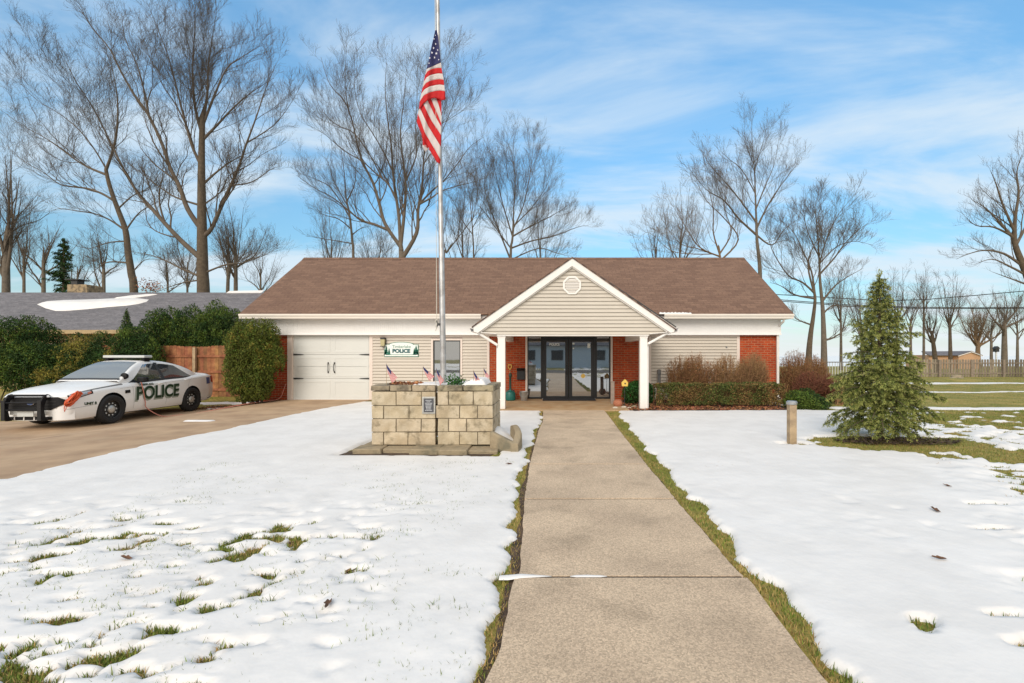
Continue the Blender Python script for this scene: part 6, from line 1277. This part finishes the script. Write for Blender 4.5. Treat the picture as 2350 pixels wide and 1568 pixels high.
T2 = guided('leaning bare tree left of the largest one, behind the grey roof', 29, None, [(685, 1500), (672, 1400), (655, 1290), (642, 1180), (610, 1090), (580, 1010), (555, 930), (542, 870)],
 [(.09, (640, 1180), (570, 1130), (490, 1095), (400, 1080), (300, 1068), (230, 1090)), (.11, (580, 1040), (520, 990), (450, 965), (370, 955), (300, 940), (220, 880), (130, 830), (30, 740)), (.11, (530, 900), (460, 860), (390, 820), (310, 760), (220, 700), (110, 640), (0, 560)), (.12, (540, 860), (480, 760), (400, 660), (300, 580), (200, 520), (110, 430), (30, 270)), (.10, (530, 850), (490, 700), (430, 580), (350, 470), (260, 400), (200, 300), (150, 200)),
  (.12, (555, 870), (580, 760), (600, 640), (600, 500), (580, 380), (560, 280)), (.09, (545, 840), (510, 700), (500, 560), (480, 440), (430, 320)), (.07, (600, 1060), (680, 1000), (760, 960), (850, 840)), (.07, (655, 1170), (710, 1090), (790, 1040), (870, 1000)), (.06, (675, 1390), (740, 1330), (830, 1330)), (.08, (620, 1350), (560, 1340), (500, 1370), (430, 1440)), (.07, (640, 1240), (560, 1240), (460, 1270), (400, 1260))], .30, z1, 8, dens=1.4, m='bark')
z2 = lambda x, y: ((x/1.7426+1100)/1.634, (y/1.7426+100)/1.634)
T9 = guided('broad many stemmed bare tree behind the flag', 30, None, [(705, 1525), (705, 1470), (700, 1420)],
 [(.20, (690, 1440), (600, 1290), (560, 1150), (520, 1020), (460, 900), (420, 780), (385, 620), (330, 480), (240, 380), (180, 200)), (.18, (695, 1430), (690, 1250), (670, 1100), (650, 950), (640, 780), (615, 600), (600, 400), (610, 230)), (.19, (715, 1430), (722, 1250), (735, 1050), (720, 900), (700, 700), (720, 500), (740, 280)), (.20, (790, 1520), (805, 1350), (815, 1200), (840, 1050), (850, 900), (860, 700), (850, 500)), (.13, (830, 1150), (900, 1080), (980, 1010), (1070, 900), (1150, 790), (1230, 730)), (.13, (610, 1320), (520, 1290), (440, 1265), (360, 1200), (260, 1120), (130, 1050), (20, 970)), (.14, (690, 1130), (620, 1030), (540, 960), (450, 880), (330, 810), (200, 700), (90, 640)), (.12, (560, 1010), (500, 840), (400, 700), (300, 650), (230, 600), (160, 500), (130, 420)),
  (.12, (650, 950), (590, 820), (520, 700), (440, 570), (400, 400), (420, 250)), (.11, (850, 900), (930, 780), (1000, 620), (1070, 450), (1140, 300)), (.08, (400, 650), (350, 480), (340, 300), (350, 120)), (.10, (860, 850), (890, 650), (900, 480), (960, 300), (1000, 160)), (.09, (980, 700), (1060, 580), (1140, 520), (1220, 450)), (.08, (740, 1000), (800, 850), (800, 650), (810, 450), (830, 300)), (.09, (840, 1180), (900, 1120), (960, 1080), (1040, 1050), (1160, 1020), (1260, 990))], .42, z2, 12, dens=1.4, m='bark_grey')
T10 = guided('bare tree leaning right just behind the flagpole', 34, None, [(985, 1525), (1000, 1480), (1030, 1430)], [(.13, (1000, 1490), (1060, 1400), (1130, 1310), (1190, 1230), (1270, 1110), (1310, 1020)), (.09, (1080, 1370), (1090, 1250), (1120, 1120), (1080, 1000), (1040, 900)), (.08, (1000, 1480), (980, 1380), (1000, 1250), (1020, 1100)), (.06, (1180, 1240), (1170, 1100), (1200, 950), (1190, 800))], .17, z2, 13, dens=1.0, m='bark_grey')
T8 = guided('slender bare tree over the left end of the brown roof', 33, None, [(392, 1525), (385, 1400), (370, 1250), (345, 1120)], [(.12, (345, 1120), (335, 980), (320, 860), (300, 740)), (.09, (365, 1250), (300, 1130), (230, 1040), (150, 1000), (60, 960)), (.08, (355, 1150), (400, 1030), (410, 900), (430, 800)), (.07, (370, 1330), (300, 1260), (200, 1230), (100, 1180)), (.07, (375, 1360), (440, 1320), (520, 1300)), (.06, (380, 1420), (280, 1400), (160, 1380), (80, 1370)), (.07, (345, 1180), (270, 1020), (230, 900), (200, 850))], .17, z2, 14, dens=1.0, m='bark_grey')
T11 = guided('round crowned bare tree behind the roof left of the porch gable', 38, None, [(1420, 1525), (1430, 1400), (1440, 1300)], [(.16, (1435, 1360), (1440, 1200), (1450, 1000), (1430, 850), (1400, 760)), (.12, (1440, 1320), (1500, 1180), (1540, 1000), (1560, 850), (1570, 740)), (.11, (1450, 1300), (1560, 1180), (1650, 1050), (1700, 930)), (.11, (1440, 1380), (1560, 1300), (1700, 1230), (1820, 1150)), (.10, (1430, 1440), (1560, 1400), (1700, 1370), (1860, 1310), (1930, 1300)), (.11, (1430, 1380), (1380, 1200), (1330, 1000), (1300, 850)), (.11, (1370, 1520), (1350, 1350), (1290, 1200), (1250, 1050), (1270, 900)), (.09, (1430, 1440), (1340, 1340), (1240, 1200), (1180, 1150)), (.08, (1480, 1500), (1600, 1450), (1720, 1480), (1800, 1500))], .24, z2, 15, dens=1.5, m='bark_grey')
T12 = guided('thin bare tree just right of the flagpole, behind the roof', 40, None, [(1178, 1525), (1175, 1400), (1165, 1250)], [(.09, (1165, 1250), (1150, 1100), (1130, 950), (1110, 850)), (.07, (1170, 1330), (1230, 1200), (1260, 1050)), (.07, (1172, 1380), (1100, 1260), (1050, 1150), (1010, 1100)), (.06, (1165, 1280), (1200, 1100), (1190, 900))], .14, z2, 16, dens=1.3, m='bark_grey')
z3 = lambda x, y: ((x/1.4935+2300)/1.634, (y/1.4935+350)/1.634)
T13 = guided('tallest bare tree behind the right half of the brown roof', 32, None, [(822, 1080), (818, 950), (805, 830), (800, 700)], [(.17, (800, 720), (795, 560), (790, 430), (780, 300), (770, 120)), (.11, (800, 720), (740, 640), (680, 560), (620, 490), (540, 400), (500, 330)), (.10, (795, 650), (850, 520), (900, 400), (930, 230)), (.10, (790, 560), (720, 430), (650, 370), (600, 320)), (.10, (805, 760), (870, 620), (950, 500), (1060, 360)), (.12, (800, 800), (700, 700), (620, 600), (520, 540), (440, 440)), (.08, (795, 430), (830, 300), (870, 200)), (.09, (810, 800), (890, 850), (960, 760), (1060, 690)), (.07, (788, 400), (740, 280), (735, 130))], .24, z3, 17, dens=1.3, m='bark_grey')
T14 = guided('low spreading bare tree behind the roof right of the porch gable', 34, None, [(600, 1000), (595, 900), (590, 860)], [(.10, (592, 900), (560, 780), (560, 650), (530, 520), (500, 340)), (.11, (590, 920), (480, 860), (400, 740), (320, 610)), (.11, (600, 900), (660, 780), (620, 640), (600, 480)), (.10, (580, 920), (470, 870), (360, 830), (240, 650)), (.09, (560, 920), (440, 900), (320, 880), (200, 780), (140, 820)), (.09, (700, 960), (700, 820), (620, 700), (520, 600), (470, 500)), (.08, (480, 920), (450, 800), (400, 700), (330, 620)), (.08, (330, 920), (280, 800), (230, 720), (180, 690))], .2, z3, 18, dens=1.2, m='bark_tan')
T15 = guided('bare tree beyond the right corner of the building, left trunk of the pair', 26, None, [(1095, 1470), (1105, 1350), (1120, 1250), (1130, 1150), (1120, 1100)], [(.13, (1120, 1120), (1060, 1060), (980, 1020), (900, 900), (870, 820), (830, 760)), (.11, (1130, 1130), (1110, 1000), (1060, 880), (1010, 780), (950, 720)), (.08, (1120, 1160), (1020, 1130), (940, 1080), (880, 1060)), (.09, (1140, 1130), (1090, 960), (1130, 840), (1180, 760)), (.07, (1090, 1300), (1020, 1260), (1000, 1200))], .20, z3, 19, dens=1.7, m='bark')
T15b = guided('bare tree beyond the right corner of the building, right trunk of the pair', 27, None, [(1180, 1480), (1178, 1350), (1172, 1200), (1160, 1080), (1155, 1000)], [(.15, (1158, 1020), (1150, 880), (1140, 740), (1130, 640), (1150, 560)), (.12, (1165, 1010), (1240, 920), (1290, 850), (1380, 760), (1470, 710)), (.10, (1160, 940), (1200, 800), (1260, 680), (1360, 560)), (.09, (1180, 1170), (1240, 1080), (1310, 1030), (1400, 980)), (.10, (1175, 1395), (1230, 1370), (1290, 1330), (1320, 1290)), (.09, (1150, 900), (1090, 780), (1060, 680), (1010, 640)), (.08, (1160, 960), (1250, 860), (1350, 830), (1450, 850)), (.08, (1170, 1230), (1230, 1190), (1330, 1200))], .20, z3, 20, dens=1.75, m='bark_grey')
T16 = guided('dark bare tree cut off by the right edge of the photo', 29, None, [(2420, 1400), (2390, 1200), (2340, 1080), (2310, 1000), (2260, 880), (2240, 800)], [(.17, (2250, 840), (2250, 700), (2270, 560), (2260, 440), (2290, 340)), (.13, (2240, 820), (2160, 720), (2080, 640), (2010, 600)), (.12, (2290, 960), (2190, 900), (2080, 880), (1990, 900), (1920, 930)), (.11, (2310, 1020), (2220, 970), (2120, 930), (2020, 960)), (.12, (2245, 760), (2180, 620), (2140, 500), (2110, 430)), (.13, (2270, 860), (2330, 700), (2380, 520), (2400, 350)), (.10, (2230, 800), (2130, 750), (2030, 740), (1960, 680)), (.1, (2330, 1080), (2230, 1040), (2120, 1000))], .40, z3, 21, dens=1.2, m='bark')
def auto(label, px, py_top, hw_px, Y, seed, stems=1, lean=0, r0=.16, fork=.45, m='bark_grey', dens=1.0, up=.35, group='bare trees behind the buildings', maxd=4, py_fork=None):
    rg = random.Random(seed); H = hz(py_top, Y); x0 = wx(px, Y); loc = (x0, Y, 0); t = thing('bare_tree', label, 'tree', loc, 0, group); out = []; hw = hw_px*Y/F; zf = hz(py_fork, Y) if py_fork else H*fork; b_ = Vector((x0, Y, 0)); tr = [b_-Vector((0, 0, .2)), b_+Vector((lean*zf*.5, 0, zf*.5)), b_+Vector((lean*zf, 0, zf))]; Q = curve(tr, 4); out.append((Q+[Q[-1]+(Q[-1]-Q[-2])*1.5], [r0*(1.1-.5*i/(len(Q)-1)) for i in range(len(Q))]+[.02], 1)); n = 5+stems
    for k in range(n):
        s = (k+.5)/n*2-1; zst = zf*rg.uniform(.72, 1.0) if abs(s) > .3 else zf; st = b_+Vector((lean*zst, 0, zst)); tip = Vector((x0+lean*H+s*hw*rg.uniform(.75, 1.05), Y+rg.uniform(-1, 1)*hw*.7, zf+(H-zf)*math.sqrt(max(1-s*s*.75, .1))*rg.uniform(.85, 1))); m_ = st.lerp(tip, .5)+Vector((s*hw*.08, 0, -.04*H*abs(s)))+Vector((rg.uniform(-.3, .3), 0, 0)); Q = curve([st, st.lerp(m_, .5)+Vector((rg.uniform(-.15, .15), 0, 0)), m_, tip], 4); Lt = (tip-st).length; rs = [max(r0*.44*(1-.92*i/(len(Q)-1)), .008) for i in range(len(Q))]; out.append((Q, rs)); spawn(out, Q, rs, min(Lt, 7), 1, rg, up, dens*1.35, maxd, .008, .10)
    tree_mesh(t, out, m, loc); return t
auto('thin bare tree at the extreme left edge of the photo', 14, 330, 75, 31, 31, lean=0, r0=.26, py_fork=560)
auto('small bare tree between the left edge trunk and the dark conifer', 100, 500, 62, 42, 32, r0=.2, py_fork=600, dens=1.1)
auto('small bare tree just left of the leaning tree trunk', 238, 520, 48, 44, 33, r0=.2, py_fork=620, dens=1.1)
auto('slim bare tree immediately right of the largest trunk', 517, 500, 60, 42, 34, r0=.2, py_fork=600, lean=.03, dens=1.1)
auto('slim bare tree between the largest trunk and the roof end of the station', 541, 470, 75, 40, 35, r0=.22, py_fork=590, dens=1.1)
auto('faint low bare tree behind the ridge beside the slender one', 868, 470, 70, 46, 36, r0=.15, py_fork=610, dens=1.0)
auto('small bare tree right of the trunk pair, left of the spruce', 1978, 640, 60, 40, 37, r0=.16, py_fork=770, dens=1.0, m='bark_grey')
auto('bare tree directly behind the spruce top', 2058, 612, 62, 42, 38, r0=.16, py_fork=740, dens=.9, m='bark_grey')
auto('crooked dark bare tree standing at the left end of the shed', 2150, 690, 44, 38, 39, lean=-.12, r0=.2, py_fork=770, m='bark')
auto('very thin straight bare tree right of the spruce', 2120, 615, 34, 44, 40, r0=.12, py_fork=700, m='bark_grey')
auto('thin wavy bare tree in front of the shed', 2182, 622, 40, 36, 41, r0=.15, py_fork=745, m='bark', lean=-.02)
auto('gnarled orange brown bare tree behind the shed roof', 2244, 680, 66, 54, 42, stems=3, r0=.30, py_fork=790, m='bark_tan', dens=1.3)
auto('upright bare tree beyond the fence near the right edge', 2305, 660, 62, 40, 43, r0=.24, py_fork=745, m='bark_grey', dens=1.0)
for i, (px, top_, hw, Y, pf, l) in enumerate(((55, 440, 55, 44, 590, 'tangled bare tree left of the dark conifer, far behind the grey roof'), (178, 560, 50, 48, 640, 'low bare tree just right of the dark conifer'), (385, 560, 60, 50, 640, 'low faint bare tree between the two big trunks'), (430, 520, 50, 52, 630, 'faint bare tree close to the left side of the largest trunk'), (598, 560, 55, 48, 640, 'faint low bare tree above the left end of the brown roof'), (760, 430, 60, 46, 600, 'faint bare tree left of the slender one above the roof ridge'), (1062, 400, 60, 44, 590, 'bare tree between the flagpole and the round crowned tree'), (1240, 420, 75, 48, 590, 'wide faint bare tree right of the round crowned one'), (1505, 490, 60, 46, 600, 'low faint bare tree farthest left in the group over the right roof'), (1560, 430, 70, 42, 590, 'bare tree in the left half of the group over the right roof'), (1930, 600, 60, 46, 740, 'faint bare tree just right of the trunk pair'), (2020, 640, 50, 50, 760, 'faint bare tree hidden mostly by the spruce'), (2090, 640, 46, 50, 740, 'faint bare tree off the right shoulder of the spruce'), (2275, 690, 46, 48, 770, 'bare tree between the gnarled one and the right edge tree'), (2335, 640, 55, 52, 760, 'faint bare tree at the right edge of the photo beyond the fence'))):
    auto(l, px, top_, hw, Y, 60+i, r0=.15, py_fork=pf, dens=.95)
# dark conifer on the left skyline
def conifer(px, pt, hw_px, Y, label):
    x0 = wx(px, Y); H = hz(pt, Y); r0 = hw_px*Y/F; t = thing('conifer_tree', label, 'tree', (x0, Y, 0)); rg = random.Random(4); mb = MB(); C_, A_ = [], []
    MB().tube([(0, 0, 0), (0, 0, H)], [.2, .02], 8).build('trunk', 'bark', t)
    for i in range(120):
        f = rg.random()**.8; z = H*(1-f*.62); a = rg.uniform(0, 6.28); L_ = r0*(f**.8)*rg.uniform(.55, 1.1)+.1; d = Vector((math.cos(a), math.sin(a), -.12)); P_ = [Vector((0, 0, z))+d*L_*s+Vector((0, 0, -.18*L_*s+.25*L_*s*s)) for s in (0, .35, .7, 1)]; mb.tube(P_, [.03, .02, .012, .006], 4, cap=False); n = int(L_*95)+8; s = NR.random(n); p = np.array([tuple(P_[0].lerp(P_[3], float(q))) for q in s])+NR.normal(size=(n, 3))*np.array([.10, .10, .12])*(.4+L_*.25); C_.append(p); A_.append(np.tile([d.x, d.y, -.7], (n, 1)))
    mb.build('branch', 'bark', t); c = np.concatenate(C_); V, Fq = leaves(c, .24, .05, np.concatenate(A_), 1.0); npmesh('needles', V, Fq, 'yew', t)
conifer(146, 548, 46, 33, 'dark ragged evergreen on the skyline above the grey roof')
q = NR.normal(size=(300, 3))*np.array([.35, .3, .22])+np.array([wx(563/1.634*1.0, 26.5), 26.5, hz(657, 26.5)]); V, Fq = leaves(q, .12, .06); 
t = thing('leafy_bush', 'small rusty leaf clump peeking over the grey roof between two trunks', 'shrub', (wx(344, 26.5), 26.5, 0)); npmesh('foliage', V-np.array([wx(344, 26.5), 26.5, 0]), Fq, 'dead_leaf', t); MB().tube([(0, 0, 0), (.1, 0, 2.5), (0, 0, hz(657, 26.5))], [.06, .04, .01], 6).build('stem', 'bark', t)
# ------------------------------------------------------------------ behind the camera (seen mirrored in the glass): a house across the street
t = thing('street_house', 'white house across the street, mirrored in the glass doors', 'house', (1.5, -24, 0))
MB().box(-7, 7, -8, 0, -.1, 2.7).build('wall', 'house_white', t); MB().slab([(-7.4, .4, 2.6), (7.4, .4, 2.6), (7.4, -4, 4.8), (-7.4, -4, 4.8)], (0, 0, .1)).slab([(-7.4, -4, 4.8), (7.4, -4, 4.8), (7.4, -8.4, 2.6), (-7.4, -8.4, 2.6)], (0, 0, .1)).build('roof', 'shingle_grey', t)
for x in (-4.5, -1.2, 3.8): w = MB().box(x-.7, x+.7, 0, .04, .9, 2.1).build('window', 'dark_iron', t)
auto('bare tree across the street, mirrored in the glass', VX, HY, 90, 30, 50, r0=.25, fork=.3, py_fork=None, group='trees across the street').location if False else None
